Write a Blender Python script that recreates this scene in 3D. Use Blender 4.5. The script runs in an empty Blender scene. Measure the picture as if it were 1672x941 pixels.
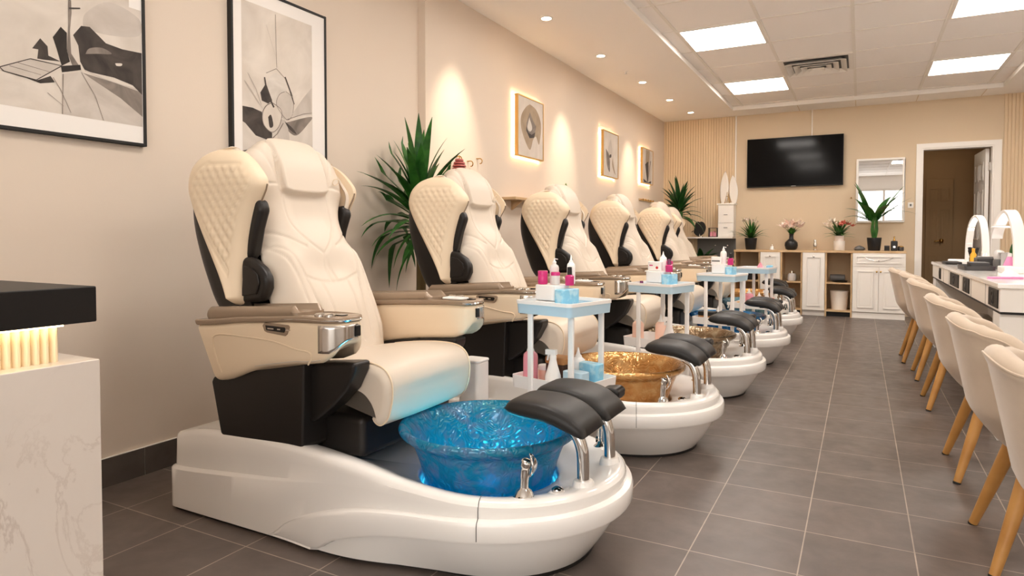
import bpy, bmesh, math, random
from mathutils import Vector, Matrix
random.seed(7)
sc = bpy.context.scene
COL = sc.collection
PI = math.pi

# ------------------------------------------------------------------ helpers
def lerp(a, b, t): return a + (b - a) * t
def clamp(x, a=0.0, b=1.0): return max(a, min(b, x))
def sstep(a, b, x):
    t = clamp((x - a) / (b - a)); return t * t * (3 - 2 * t)
def interp(x, pts):
    if x <= pts[0][0]: return pts[0][1]
    for (x0, y0), (x1, y1) in zip(pts, pts[1:]):
        if x <= x1: return y0 + (y1 - y0) * (x - x0) / (x1 - x0)
    return pts[-1][1]
def sinterp(x, pts):
    if x <= pts[0][0]: return pts[0][1]
    n = len(pts)
    for i in range(n - 1):
        x0, y0 = pts[i]; x1, y1 = pts[i + 1]
        if x <= x1:
            def slope(k):
                if k <= 0 or k >= n - 1: return 0.0
                return (pts[k + 1][1] - pts[k - 1][1]) / (pts[k + 1][0] - pts[k - 1][0])
            h = x1 - x0; t = (x - x0) / h
            m0, m1 = slope(i) * h, slope(i + 1) * h
            return (2*t**3-3*t*t+1)*y0 + (t**3-2*t*t+t)*m0 + (-2*t**3+3*t*t)*y1 + (t**3-t*t)*m1
    return pts[-1][1]
def lin(c):
    c = c / 255.0
    return c / 12.92 if c <= 0.04045 else ((c + 0.055) / 1.055) ** 2.4
def rgb(r, g, b): return (lin(r), lin(g), lin(b), 1.0)

class MB:
    """collects vertices and faces of one mesh"""
    def __init__(s): s.v = []; s.f = []; s.mi = []; s.cur = 0
    def add(s, vs, fs):
        o = len(s.v); s.v += [tuple(v) for v in vs]
        for f in fs: s.f.append(tuple(i + o for i in f)); s.mi.append(s.cur)
        return s
    def box(s, x0, x1, y0, y1, z0, z1):
        v = [(x, y, z) for x in (x0, x1) for y in (y0, y1) for z in (z0, z1)]
        return s.add(v, [(0,1,3,2),(4,6,7,5),(0,4,5,1),(2,3,7,6),(0,2,6,4),(1,5,7,3)])
    def grid(s, fn, nu, nv, cu=False, cv=False):
        vs = [fn(i / (nu if cu else nu - 1), j / (nv if cv else nv - 1)) for j in range(nv) for i in range(nu)]
        fs = []
        for j in range(nv if cv else nv - 1):
            for i in range(nu if cu else nu - 1):
                a = j * nu + i; b = j * nu + (i + 1) % nu
                c = ((j + 1) % nv) * nu + (i + 1) % nu; d = ((j + 1) % nv) * nu + i
                fs.append((a, b, c, d))
        return s.add(vs, fs)
    def rings(s, rs, cap0=True, cap1=True, closed=True):
        n = len(rs[0]); vs = [p for r in rs for p in r]; fs = []
        for j in range(len(rs) - 1):
            for i in range(n if closed else n - 1):
                a = j*n + i; b = j*n + (i+1) % n
                fs.append((a, b, b + n, a + n))
        o = len(s.v); s.add(vs, fs)
        if cap0: s.f.append(tuple(o + i for i in reversed(range(n)))); s.mi.append(s.cur)
        if cap1: s.f.append(tuple(o + (len(rs)-1)*n + i for i in range(n))); s.mi.append(s.cur)
        return s
    def lathe(s, prof, n=24, c=(0, 0, 0), cap0=True, cap1=True):
        rs = [[(c[0] + r*math.cos(2*PI*i/n), c[1] + r*math.sin(2*PI*i/n), c[2] + z) for i in range(n)] for r, z in prof]
        return s.rings(rs, cap0, cap1)
    def tube(s, path, r, n=10, flat=1.0, cap=True):
        P = [Vector(p) for p in path]; rs = []
        t0 = (P[1] - P[0]).normalized()
        up = Vector((0, 0, 1)) if abs(t0.z) < 0.9 else Vector((1, 0, 0))
        nrm = t0.cross(up).normalized()
        for i, p in enumerate(P):
            t = (P[min(i+1, len(P)-1)] - P[max(i-1, 0)]).normalized()
            nrm = (nrm - t * nrm.dot(t)).normalized(); b = t.cross(nrm)
            rr = r[i] if isinstance(r, (list, tuple)) else r
            rs.append([tuple(p + nrm*(rr*math.cos(2*PI*k/n)) + b*(rr*flat*math.sin(2*PI*k/n))) for k in range(n)])
        return s.rings(rs, cap, cap)
    def prism(s, poly, axis, a, b):
        """poly in the other two axes (in x,y,z order) extruded along axis from a to b"""
        def P(p, t):
            return {'x': (t, p[0], p[1]), 'y': (p[0], t, p[1]), 'z': (p[0], p[1], t)}[axis]
        return s.rings([[P(p, a) for p in poly], [P(p, b) for p in poly]])
    def xf(s, M):
        s.v = [tuple(M @ Vector(v)) for v in s.v]; return s
    def shift(s, x, y, z):
        s.v = [(a + x, b + y, c + z) for a, b, c in s.v]; return s
    def mesh(s, name, mats, smooth=40, fix=True):
        me = bpy.data.meshes.new(name); me.from_pydata(s.v, [], s.f)
        for m in (mats if isinstance(mats, (list, tuple)) else [mats]): me.materials.append(m)
        for p, m in zip(me.polygons, s.mi): p.material_index = m
        if fix:
            bm = bmesh.new(); bm.from_mesh(me)
            bmesh.ops.remove_doubles(bm, verts=bm.verts, dist=1e-6)
            bmesh.ops.recalc_face_normals(bm, faces=bm.faces); bm.to_mesh(me); bm.free()
        if smooth:
            me.polygons.foreach_set('use_smooth', [True] * len(me.polygons))
            me.set_sharp_from_angle(angle=math.radians(smooth))
        me.update(); return me
    def build(s, name, mats, parent=None, loc=None, bevel=0, seg=2, smooth=40, sub=0, rz=0, fix=True):
        o = bpy.data.objects.new(name, s.mesh(name, mats, smooth, fix)); COL.objects.link(o)
        if parent is not None: o.parent = parent
        if loc is not None: o.location = loc
        if rz: o.rotation_euler.z = rz
        if bevel:
            m = o.modifiers.new('b', 'BEVEL'); m.width = bevel; m.segments = seg; m.limit_method = 'ANGLE'; m.angle_limit = math.radians(35)
            m.harden_normals = True
        if sub:
            m = o.modifiers.new('s', 'SUBSURF'); m.levels = sub; m.render_levels = sub
        return o

def tag(o, label=None, cat=None, group=None, kind=None):
    if label: o['label'] = label
    if cat: o['category'] = cat
    if group: o['group'] = group
    if kind: o['kind'] = kind
    return o
def thing(name, label, cat, loc=(0, 0, 0), rz=0, group=None):
    o = bpy.data.objects.new(name, None); COL.objects.link(o); o.empty_display_size = 0.1
    o.location = loc; o.rotation_euler.z = rz
    return tag(o, label, cat, group)
def struct(o): o['kind'] = 'structure'; return o
def copy_tree(o, parent=None):
    c = o.copy(); COL.objects.link(c)
    if parent is not None: c.parent = parent
    for ch in list(o.children): copy_tree(ch, c)
    return c
def rrect(x0, x1, y0, y1, r, n=5):
    pts = []
    for cx, cy, a0 in ((x1-r, y1-r, 0), (x0+r, y1-r, PI/2), (x0+r, y0+r, PI), (x1-r, y0+r, 1.5*PI)):
        for k in range(n + 1):
            a = a0 + PI/2*k/n; pts.append((cx + r*math.cos(a), cy + r*math.sin(a)))
    return pts
def smoothpath(pts, k=6):
    """Catmull-Rom through points"""
    P = [Vector(p) for p in pts]; out = []
    for i in range(len(P) - 1):
        p0 = P[max(i-1, 0)]; p1 = P[i]; p2 = P[i+1]; p3 = P[min(i+2, len(P)-1)]
        for j in range(k):
            t = j / k
            out.append(0.5*((2*p1) + (p2-p0)*t + (2*p0-5*p1+4*p2-p3)*t*t + (3*p1-p0-3*p2+p3)*t**3))
    out.append(P[-1]); return [tuple(p) for p in out]

# ------------------------------------------------------------------ materials
def nodes(name):
    m = bpy.data.materials.new(name); m.use_nodes = True
    nt = m.node_tree; b = nt.nodes['Principled BSDF']
    return m, nt, b
def N(nt, t, **kw):
    n = nt.nodes.new(t)
    for k, v in kw.items():
        if k in n.inputs: n.inputs[k].default_value = v
        else: setattr(n, k, v)
    return n
def L(nt, a, b): nt.links.new(a, b)
def mat(name, col, rough=0.5, metal=0.0, spec=0.5, bump=None, var=None, coat=0, trans=0, ior=1.45, emit=None, sheen=0):
    m, nt, b = nodes(name)
    b.inputs['Base Color'].default_value = col
    b.inputs['Roughness'].default_value = rough
    b.inputs['Metallic'].default_value = metal
    b.inputs['Specular IOR Level'].default_value = spec
    b.inputs['Coat Weight'].default_value = coat; b.inputs['Coat Roughness'].default_value = 0.08
    b.inputs['Transmission Weight'].default_value = trans; b.inputs['IOR'].default_value = ior
    b.inputs['Sheen Weight'].default_value = sheen
    if emit:
        b.inputs['Emission Color'].default_value = emit[0]; b.inputs['Emission Strength'].default_value = emit[1]
    tc = None
    if bump or var: tc = N(nt, 'ShaderNodeTexCoord')
    if bump:
        sca, strength, dist = bump
        n = N(nt, 'ShaderNodeTexNoise', Scale=sca, Detail=3.0); L(nt, tc.outputs['Object'], n.inputs['Vector'])
        bp = N(nt, 'ShaderNodeBump', Strength=strength, Distance=dist)
        L(nt, n.outputs['Fac'], bp.inputs['Height']); L(nt, bp.outputs['Normal'], b.inputs['Normal'])
    if var:
        sca, c2, lo, hi = var
        n = N(nt, 'ShaderNodeTexNoise', Scale=sca, Detail=4.0); L(nt, tc.outputs['Object'], n.inputs['Vector'])
        r = N(nt, 'ShaderNodeMapRange'); r.inputs['From Min'].default_value = lo; r.inputs['From Max'].default_value = hi
        mx = N(nt, 'ShaderNodeMix', data_type='RGBA'); mx.inputs[6].default_value = col; mx.inputs[7].default_value = c2
        L(nt, n.outputs['Fac'], r.inputs['Value']); L(nt, r.outputs['Result'], mx.inputs[0]); L(nt, mx.outputs[2], b.inputs['Base Color'])
    return m
M = {}
M['wallw'] = mat('white_paint', rgb(250, 246, 241), 0.85, spec=0.2)  # white chosen for the unseen walls so they bounce more light
M['wall'] = mat('plaster_beige', rgb(224, 209, 193), 0.85, bump=(180, 0.12, 0.002), spec=0.25)
M['wall_b'] = mat('plaster_tan', rgb(216, 197, 170), 0.8, bump=(160, 0.06, 0.002), spec=0.25)
M['wall_h'] = mat('plaster_brown_dimmed', rgb(186, 156, 118), 0.8, spec=.2)  # brown darkened so the dimness of the hall sits in its colour
M['panel'] = mat('ribbed_panel', rgb(222, 200, 168), 0.6, spec=0.3)
M['ceil'] = mat('ceiling_white', rgb(248, 243, 238), 0.9, spec=0.2)
M['tile_c'] = mat('ceiling_tile', rgb(249, 244, 240), 0.95, spec=0.1, bump=(400, 0.08, 0.002))
M['tbar'] = mat('tbar_white', rgb(238, 232, 224), 0.6)
M['trimw'] = mat('trim_white', rgb(244, 240, 234), 0.4)
M['cream'] = mat('cream_leather', rgb(214, 201, 185), 0.42, bump=(900, 0.05, 0.0006), spec=0.4)
M['cream_lit'] = mat('cream_leather_lit', rgb(232, 212, 184), 0.42, bump=(900, 0.05, 0.0006), spec=0.4)  # brighter, warmer copy of the cream; counter light tinted into the leather
M['black'] = mat('black_leather', rgb(30, 26, 24), 0.38, bump=(500, 0.06, 0.0006), spec=0.45)
M['blackpad'] = mat('black_pad', rgb(36, 34, 33), 0.44, bump=(700, 0.04, 0.0005), spec=0.4)
M['black_m'] = mat('black_matte', rgb(26, 23, 21), 0.55)
M['black_g'] = mat('black_gloss', rgb(14, 14, 15), 0.12)
M['taupe'] = mat('taupe_gloss', rgb(150, 130, 110), 0.24, spec=0.5, metal=0.15)
M['gelcoat'] = mat('white_gelcoat', rgb(244, 241, 237), 0.16, coat=0.5)
M['whitep'] = mat('white_plastic', rgb(244, 241, 238), 0.35)
M['bluep'] = mat('pale_blue_plastic', rgb(188, 216, 232), 0.35)
M['chrome'] = mat('chrome', rgb(225, 222, 218), 0.07, metal=1.0)
M['brushed'] = mat('chrome_satin', rgb(215, 210, 204), 0.2, metal=1.0)
M['wood'] = mat('beech_wood', rgb(197, 146, 82), 0.42, var=(6, rgb(174, 122, 62), 0.35, 0.65))
M['oak'] = mat('pale_oak', rgb(214, 184, 144), 0.5, var=(8, rgb(198, 164, 122), 0.35, 0.65))
M['oak_in'] = mat('cabinet_inside', rgb(196, 172, 138), 0.6)
M['gold'] = mat('brass_frame', rgb(212, 170, 104), 0.35, metal=0.7)
M['goldm'] = mat('brass', rgb(190, 150, 84), 0.25, metal=1.0)
M['cab'] = mat('cabinet_white', rgb(243, 239, 233), 0.35)
M['fabric'] = mat('beige_velvet', rgb(202, 184, 164), 0.85, bump=(600, 0.2, 0.001), var=(9, rgb(190, 171, 150), 0.35, 0.7), sheen=0.35, spec=0.2)
M['leaf'] = mat('leaf_green', rgb(34, 84, 30), 0.38, var=(14, rgb(62, 122, 44), 0.4, 0.7))
M['leafd'] = mat('leaf_dark', rgb(26, 66, 28), 0.36, var=(14, rgb(44, 92, 38), 0.4, 0.7))
M['stem'] = mat('stem_green', rgb(96, 120, 58), 0.55)
M['trunk'] = mat('cane_trunk', rgb(112, 94, 58), 0.75, bump=(60, 0.4, 0.004))
M['soil'] = mat('potting_soil', rgb(46, 34, 26), 0.95)
M['pink'] = mat('blush_petal', rgb(255, 241, 232), 0.6, var=(20, rgb(252, 222, 208), 0.45, 0.75))
M['ivory'] = mat('ivory_petal', rgb(250, 236, 222), 0.6)
M['rose'] = mat('rose_petal', rgb(222, 130, 112), 0.6)
M['red'] = mat('red_plastic', rgb(190, 40, 48), 0.4)
M['magenta'] = mat('magenta_gloss', rgb(205, 50, 120), 0.2)
M['pinkp'] = mat('pink_plastic', rgb(236, 150, 196), 0.35)
M['peach'] = mat('peach_lotion', rgb(246, 206, 186), 0.3)
M['pinkl'] = mat('pink_lotion', rgb(240, 160, 176), 0.25)
M['yellow'] = mat('yellow_plastic', rgb(232, 170, 50), 0.4)
M['purple'] = mat('purple_gloss', rgb(120, 50, 96), 0.2)
M['brown'] = mat('brown_box', rgb(70, 46, 34), 0.5)
M['tan_box'] = mat('tan_box', rgb(176, 124, 74), 0.6)
M['skyblue'] = mat('sky_blue_box', rgb(140, 204, 232), 0.4, var=(30, rgb(186, 226, 242), 0.45, 0.6))
M['grey'] = mat('grey_plastic', rgb(112, 110, 108), 0.4)
M['dgrey'] = mat('charcoal_plastic', rgb(62, 60, 60), 0.4)
M['mirror'] = mat('mirror_silver', rgb(236, 236, 236), 0.01, metal=1.0)
M['pot_b'] = mat('black_ceramic', rgb(30, 29, 30), 0.35)
M['pot_w'] = mat('white_ceramic', rgb(240, 234, 226), 0.4)
M['slab'] = mat('black_counter', rgb(24, 21, 20), 0.42, spec=0.3)
M['screen'] = mat('tv_glass', rgb(5, 5, 6), 0.1, spec=0.22)
M['clear'] = mat('clear_glass', rgb(250, 250, 250), 0.03, trans=1.0, ior=1.3)
M['frost'] = mat('frosted_plastic', rgb(246, 242, 240), 0.35, trans=0.35)
M['tissue'] = mat('tissue_paper', rgb(250, 248, 246), 0.9)
M['light'] = mat('panel_light', (1, 1, 1, 1), 0.5, emit=((1.0, 0.93, 0.86, 1), 10.5))
M['down'] = mat('downlight_lens', (1, 1, 1, 1), 0.5, emit=((1.0, 0.86, 0.66, 1), 14.0))
M['strip'] = mat('led_strip', (1, 1, 1, 1), 0.5, emit=((1.0, 0.76, 0.46, 1), 16.0))
M['strip2'] = mat('counter_strip', (1, 1, 1, 1), 0.5, emit=((1.0, 0.78, 0.46, 1), 5.0))
M['ledring'] = mat('cyan_led_ring', (1, 1, 1, 1), 0.5, emit=((0.04, 0.62, 0.9, 1), 3.0))
M['lampled'] = mat('lamp_led', (1, 1, 1, 1), 0.5, emit=((1.0, 0.95, 0.9, 1), 3.0))

def floor_mat():
    m, nt, b = nodes('floor_tiles'); tc = N(nt, 'ShaderNodeTexCoord')
    mp = N(nt, 'ShaderNodeMapping'); L(nt, tc.outputs['Object'], mp.inputs['Vector'])
    mp.inputs['Location'].default_value = (0.152, -1.44, 0)
    br = N(nt, 'ShaderNodeTexBrick', offset=0.0, squash=1.0)
    for k, v in {'Scale': 1.0, 'Mortar Size': 0.0022, 'Mortar Smooth': 0.2, 'Brick Width': 0.318, 'Row Height': 0.325, 'Bias': 0.0}.items(): br.inputs[k].default_value = v
    br.inputs['Color1'].default_value = rgb(103, 92, 86); br.inputs['Color2'].default_value = rgb(96, 86, 80); br.inputs['Mortar'].default_value = rgb(165, 150, 136)
    L(nt, mp.outputs['Vector'], br.inputs['Vector'])
    n = N(nt, 'ShaderNodeTexNoise', Scale=5.0, Detail=8.0, Roughness=0.65, Distortion=0.6); L(nt, tc.outputs['Object'], n.inputs['Vector'])
    r = N(nt, 'ShaderNodeMapRange'); r.inputs['From Min'].default_value = 0.3; r.inputs['From Max'].default_value = 0.7; r.inputs['To Min'].default_value = 0.78; r.inputs['To Max'].default_value = 1.2
    L(nt, n.outputs['Fac'], r.inputs['Value'])
    mx = N(nt, 'ShaderNodeMix', data_type='RGBA', blend_type='MULTIPLY'); mx.inputs[0].default_value = 1.0
    L(nt, br.outputs['Color'], mx.inputs[6]); L(nt, r.outputs['Result'], mx.inputs[7]); L(nt, mx.outputs[2], b.inputs['Base Color'])
    n2 = N(nt, 'ShaderNodeTexNoise', Scale=14.0, Detail=6.0); L(nt, tc.outputs['Object'], n2.inputs['Vector'])
    r2 = N(nt, 'ShaderNodeMapRange'); r2.inputs['To Min'].default_value = 0.26; r2.inputs['To Max'].default_value = 0.5
    L(nt, n2.outputs['Fac'], r2.inputs['Value']); L(nt, r2.outputs['Result'], b.inputs['Roughness'])
    bp = N(nt, 'ShaderNodeBump', Strength=0.25, Distance=0.003)
    mm = N(nt, 'ShaderNodeMath', operation='MULTIPLY_ADD'); mm.inputs[1].default_value = -1.0
    L(nt, br.outputs['Fac'], mm.inputs[0]); L(nt, n2.outputs['Fac'], mm.inputs[2]); L(nt, mm.outputs[0], bp.inputs['Height'])
    L(nt, bp.outputs['Normal'], b.inputs['Normal'])
    b.inputs['Specular IOR Level'].default_value = 0.45
    return m
M['floor'] = floor_mat()
M['skirt'] = mat('baseboard_tile', rgb(92, 84, 78), 0.45, var=(8, rgb(74, 67, 62), 0.35, 0.7))

def marble_mat():
    m, nt, b = nodes('marble_panel'); tc = N(nt, 'ShaderNodeTexCoord')
    mp = N(nt, 'ShaderNodeMapping'); mp.inputs['Rotation'].default_value = (0.6, 0.2, 0.3); mp.inputs['Scale'].default_value = (1, 1, 0.55)
    L(nt, tc.outputs['Object'], mp.inputs['Vector'])
    n = N(nt, 'ShaderNodeTexNoise', Scale=3.2, Detail=9.0, Roughness=0.62, Distortion=1.6); L(nt, mp.outputs['Vector'], n.inputs['Vector'])
    # thin veins where the noise crosses 0.5
    s = N(nt, 'ShaderNodeMath', operation='SUBTRACT'); s.inputs[1].default_value = 0.5; L(nt, n.outputs['Fac'], s.inputs[0])
    a = N(nt, 'ShaderNodeMath', operation='ABSOLUTE'); L(nt, s.outputs[0], a.inputs[0])
    r = N(nt, 'ShaderNodeMapRange'); r.inputs['From Min'].default_value = 0.0; r.inputs['From Max'].default_value = 0.014; r.inputs['To Min'].default_value = 1; r.inputs['To Max'].default_value = 0
    L(nt, a.outputs[0], r.inputs['Value'])
    k = N(nt, 'ShaderNodeTexNoise', Scale=2.0, Detail=2.0); L(nt, tc.outputs['Object'], k.inputs['Vector'])
    kr = N(nt, 'ShaderNodeMapRange'); kr.inputs['From Min'].default_value = 0.42; kr.inputs['From Max'].default_value = 0.7; kr.inputs['To Max'].default_value = 0.5
    L(nt, k.outputs['Fac'], kr.inputs['Value'])
    mu = N(nt, 'ShaderNodeMath', operation='MULTIPLY'); L(nt, r.outputs[0], mu.inputs[0]); L(nt, kr.outputs[0], mu.inputs[1])
    c = N(nt, 'ShaderNodeTexNoise', Scale=7.0, Detail=5.0); L(nt, tc.outputs['Object'], c.inputs['Vector'])
    m1 = N(nt, 'ShaderNodeMix', data_type='RGBA'); m1.inputs[6].default_value = rgb(224, 215, 206); m1.inputs[7].default_value = rgb(210, 200, 191); L(nt, c.outputs['Fac'], m1.inputs[0])
    m2 = N(nt, 'ShaderNodeMix', data_type='RGBA'); m2.inputs[7].default_value = rgb(150, 126, 110); L(nt, m1.outputs[2], m2.inputs[6]); L(nt, mu.outputs[0], m2.inputs[0])
    L(nt, m2.outputs[2], b.inputs['Base Color']); b.inputs['Roughness'].default_value = 0.28
    return m
M['marble'] = marble_mat()

def bowl_mat(name, base, tint2, trans=0.5, metal=0.0, irid=0.6, bump=0.5, spark=None):
    """embossed art glass: coloured body that lets light through, glossy raised scrolls"""
    m, nt, b = nodes(name); out = nt.nodes['Material Output']; tc = N(nt, 'ShaderNodeTexCoord')
    w = N(nt, 'ShaderNodeTexNoise', Scale=7.0, Detail=2.0); L(nt, tc.outputs['Object'], w.inputs['Vector'])
    add = N(nt, 'ShaderNodeMix', data_type='RGBA', blend_type='LINEAR_LIGHT'); add.inputs[0].default_value = 0.16
    L(nt, tc.outputs['Object'], add.inputs[6]); L(nt, w.outputs['Color'], add.inputs[7])
    v = N(nt, 'ShaderNodeTexVoronoi', Scale=17.0, feature='SMOOTH_F1'); v.inputs['Smoothness'].default_value = .35; L(nt, add.outputs[2], v.inputs['Vector'])
    sn = N(nt, 'ShaderNodeMath', operation='SINE'); mu = N(nt, 'ShaderNodeMath', operation='MULTIPLY'); mu.inputs[1].default_value = 24.0
    L(nt, v.outputs['Distance'], mu.inputs[0]); L(nt, mu.outputs[0], sn.inputs[0])
    f = N(nt, 'ShaderNodeTexNoise', Scale=60.0, Detail=2.0); L(nt, tc.outputs['Object'], f.inputs['Vector'])
    hs = N(nt, 'ShaderNodeMath', operation='MULTIPLY_ADD'); hs.inputs[1].default_value = .5; L(nt, sn.outputs[0], hs.inputs[0]); L(nt, f.outputs['Fac'], hs.inputs[2])
    bp = N(nt, 'ShaderNodeBump', Strength=bump, Distance=0.005); L(nt, hs.outputs[0], bp.inputs['Height'])
    r = N(nt, 'ShaderNodeMapRange'); r.inputs['From Min'].default_value = .45; r.inputs['From Max'].default_value = .75
    n3 = N(nt, 'ShaderNodeTexNoise', Scale=11.0, Detail=4.0, Distortion=1.5); L(nt, tc.outputs['Object'], n3.inputs['Vector']); L(nt, n3.outputs['Fac'], r.inputs['Value'])
    mx = N(nt, 'ShaderNodeMix', data_type='RGBA'); mx.inputs[6].default_value = base; mx.inputs[7].default_value = tint2; L(nt, r.outputs[0], mx.inputs[0])
    b.inputs['Roughness'].default_value = 0.14; b.inputs['Metallic'].default_value = metal; b.inputs['Specular IOR Level'].default_value = 0.8
    if irid: b.inputs['Thin Film Thickness'].default_value = 380.0; b.inputs['Thin Film IOR'].default_value = 1.8
    L(nt, mx.outputs[2], b.inputs['Base Color']); L(nt, bp.outputs['Normal'], b.inputs['Normal'])
    if spark:
        ms_ = N(nt, 'ShaderNodeMath', operation='MULTIPLY'); ms_.inputs[1].default_value = spark; L(nt, r.outputs[0], ms_.inputs[0]); L(nt, ms_.outputs[0], b.inputs['Metallic'])
    t = N(nt, 'ShaderNodeBsdfTranslucent'); L(nt, mx.outputs[2], t.inputs['Color']); L(nt, bp.outputs['Normal'], t.inputs['Normal'])
    tr = N(nt, 'ShaderNodeBsdfTransparent'); tr.inputs['Color'].default_value = base
    ms0 = N(nt, 'ShaderNodeMixShader'); ms0.inputs[0].default_value = 0.35
    L(nt, t.outputs[0], ms0.inputs[1]); L(nt, tr.outputs[0], ms0.inputs[2])
    ms = N(nt, 'ShaderNodeMixShader'); ms.inputs[0].default_value = trans
    L(nt, b.outputs[0], ms.inputs[1]); L(nt, ms0.outputs[0], ms.inputs[2]); L(nt, ms.outputs[0], out.inputs['Surface'])
    return m
M['bowl_blue'] = bowl_mat('blue_art_glass', rgb(20, 150, 186), rgb(150, 172, 206), trans=.5, spark=.7)
M['bowl_gold'] = bowl_mat('amber_art_glass', rgb(206, 152, 86), rgb(230, 190, 130), trans=0.12, metal=0.55, irid=0, bump=.3)
M['bowl_bronze'] = bowl_mat('bronze_art_glass', rgb(150, 124, 94), rgb(204, 188, 160), trans=0.1, metal=0.6, irid=0, bump=.4)
M['bowl_cobalt'] = bowl_mat('cobalt_art_glass', rgb(24, 108, 172), rgb(92, 160, 196), trans=0.35)
M['bowl_teal'] = bowl_mat('smoky_teal_glass', rgb(60, 104, 128), rgb(140, 164, 170), trans=0.2)
M['water'] = mat('basin_water', rgb(120, 215, 235), 0.05, trans=0.7, ior=1.33, bump=(30, 0.35, 0.004))
# ------------------------------------------------------------------ room shell
XL, XF, XR, YB, YF, ZS, ZC = -2.66, -2.60, 2.60, 9.69, -1.9, 2.72, 2.765
struct(MB().box(-2.9, 2.9, YF - .2, 12.2, -.1, 0).build('floor', M['floor'], smooth=0))
struct(MB().box(XL - .15, XL, YF, 3.64, 0, 2.9).build('wall_left', M['wall'], smooth=0))
struct(MB().box(XL - .15, XF, 3.64, YB, 0, 2.9).build('wall_left_rear', M['wall'], smooth=0))
struct(MB().box(XR, XR + .15, YF, YB, 0, 2.9).build('wall_right', M['wallw'], smooth=0))
w = MB(); w.box(XL - .15, -1.7, YF - .15, YF, 0, 2.9); w.box(1.7, XR + .15, YF - .15, YF, 0, 2.9); w.box(-1.7, 1.7, YF - .15, YF, 0, .3); w.box(-1.7, 1.7, YF - .15, YF, 2.4, 2.9)
struct(w.build('wall_front', M['wallw'], smooth=0))
w = MB()
for x in (-1.7, -.59, .53, 1.64): w.box(x, x + .06, YF - .10, YF - .04, .36, 2.34)
w.box(-1.7, 1.7, YF - .105, YF - .035, .3, .36); w.box(-1.7, 1.7, YF - .105, YF - .035, 2.34, 2.4)
struct(w.build('window_1', M['trimw'], smooth=0))
DX0, DX1, DZ = 0.66, 1.40, 2.125
w = MB(); w.box(XL - .15, DX0, YB, YB + .12, 0, 2.9); w.box(DX1, XR + .15, YB, YB + .12, 0, 2.9); w.box(DX0, DX1, YB, YB + .12, DZ, 2.9)
struct(w.build('wall_back', M['wall_b'], smooth=0))
def ribs(x0, x1, name):
    m = MB(); n = round((x1 - x0) / 0.036); pts = [(x0, YB + .001)]
    for i in range(n):
        a = x0 + (x1 - x0) * i / n; d = (x1 - x0) / n
        pts += [(a + .002, YB - .012), (a + d - .009, YB - .012), (a + d - .007, YB - .003), (a + d - .001, YB - .003)]
    pts.append((x1, YB + .001))
    m.rings([[(x, y, 0.0) for x, y in pts], [(x, y, ZS) for x, y in pts]])
    return struct(m.build(name, M['panel'], smooth=0))
ribs(XF, -1.585, 'trim_1'); ribs(1.49, XR, 'trim_2')
struct(MB().box(-1.585, -1.567, YB - .02, YB, 0, ZS).build('trim_3', M['trimw'], bevel=.003))
struct(MB().box(-.606, -.592, YB - .012, YB, 2.37, ZS).build('trim_4', M['trimw'], bevel=.004))
# baseboards
def skirting(name, x0, x1, y0, y1):
    m = MB(); n = max(1, round((y1 - y0) / .325))
    for i in range(n):
        a = y0 + (y1 - y0) * i / n; b = y0 + (y1 - y0) * (i + 1) / n
        m.box(x0, x1, a + .001, b - .001, 0, .115)
    m.cur = 1; m.box(x0, x1 - .002, y0, y1, .0, .117)
    return struct(m.build(name, [M['skirt'], M['trimw']], smooth=0))
skirting('baseboard_left', XL, XL + .012, YF, 3.64)
skirting('baseboard_left_rear', XF, XF + .012, 3.64, YB)
# ceiling: dropped border + recessed grid
TX0, TX1, TY1 = -1.55, 1.41, 9.20
c = MB(); c.box(XL, TX0, YF, YB, ZS, 2.9); struct(c.build('ceiling_soffit_left', M['ceil'], smooth=0))
c = MB(); c.box(TX0, TX1, TY1, YB, ZS, 2.9)
struct(c.build('ceiling_soffit_back', M['ceil'], smooth=0))
c = MB(); c.box(TX1, XR, YF, YB, ZS, 2.9); struct(c.build('ceiling_soffit_right', M['ceil'], smooth=0))
c = MB(); c.box(TX0, TX1, YF, TY1, ZC, 2.9); c.cur = 1
gx = [-1.42 + .669*k for k in range(5)]; gy = [5.63 + .697*k for k in range(-10, 6)]
for x in gx: c.box(x - .013, x + .013, YF, TY1, ZC - .006, ZC + .01)
for y in gy: c.box(TX0, TX1, y - .008, y + .008, ZC - .005, ZC + .01)
struct(c.build('ceiling', [M['tile_c'], M['tbar']], smooth=0))
struct(MB().box(TX0 - .012, TX0 + .012, YF, TY1 + .012, ZS - .010, ZC).build('trim_5', M['trimw'], bevel=.004))
struct(MB().box(TX1 - .012, TX1 + .012, YF, TY1 + .012, ZS - .010, ZC).build('trim_6', M['trimw'], bevel=.004))
struct(MB().box(TX0, TX1, TY1 - .012, TY1 + .012, ZS - .010, ZC).build('trim_7', M['trimw'], bevel=.004))
c = MB()
for x in gx[1:]: c.box(x - .003, x + .003, TY1 + .03, YB - .02, ZS - .003, ZS + .01)
struct(c.build('trim_8', M['wall_b'], smooth=0))

# hallway behind the door
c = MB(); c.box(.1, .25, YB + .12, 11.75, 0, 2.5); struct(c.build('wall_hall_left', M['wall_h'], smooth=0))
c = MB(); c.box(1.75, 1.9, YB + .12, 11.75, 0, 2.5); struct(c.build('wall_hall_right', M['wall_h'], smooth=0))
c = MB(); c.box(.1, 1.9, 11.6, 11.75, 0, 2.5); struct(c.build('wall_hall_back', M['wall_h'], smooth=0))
c = MB(); c.box(.1, 1.9, YB + .12, 11.75, 2.3, 2.5); struct(c.build('ceiling_hall', M['wall_h'], smooth=0))
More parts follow.
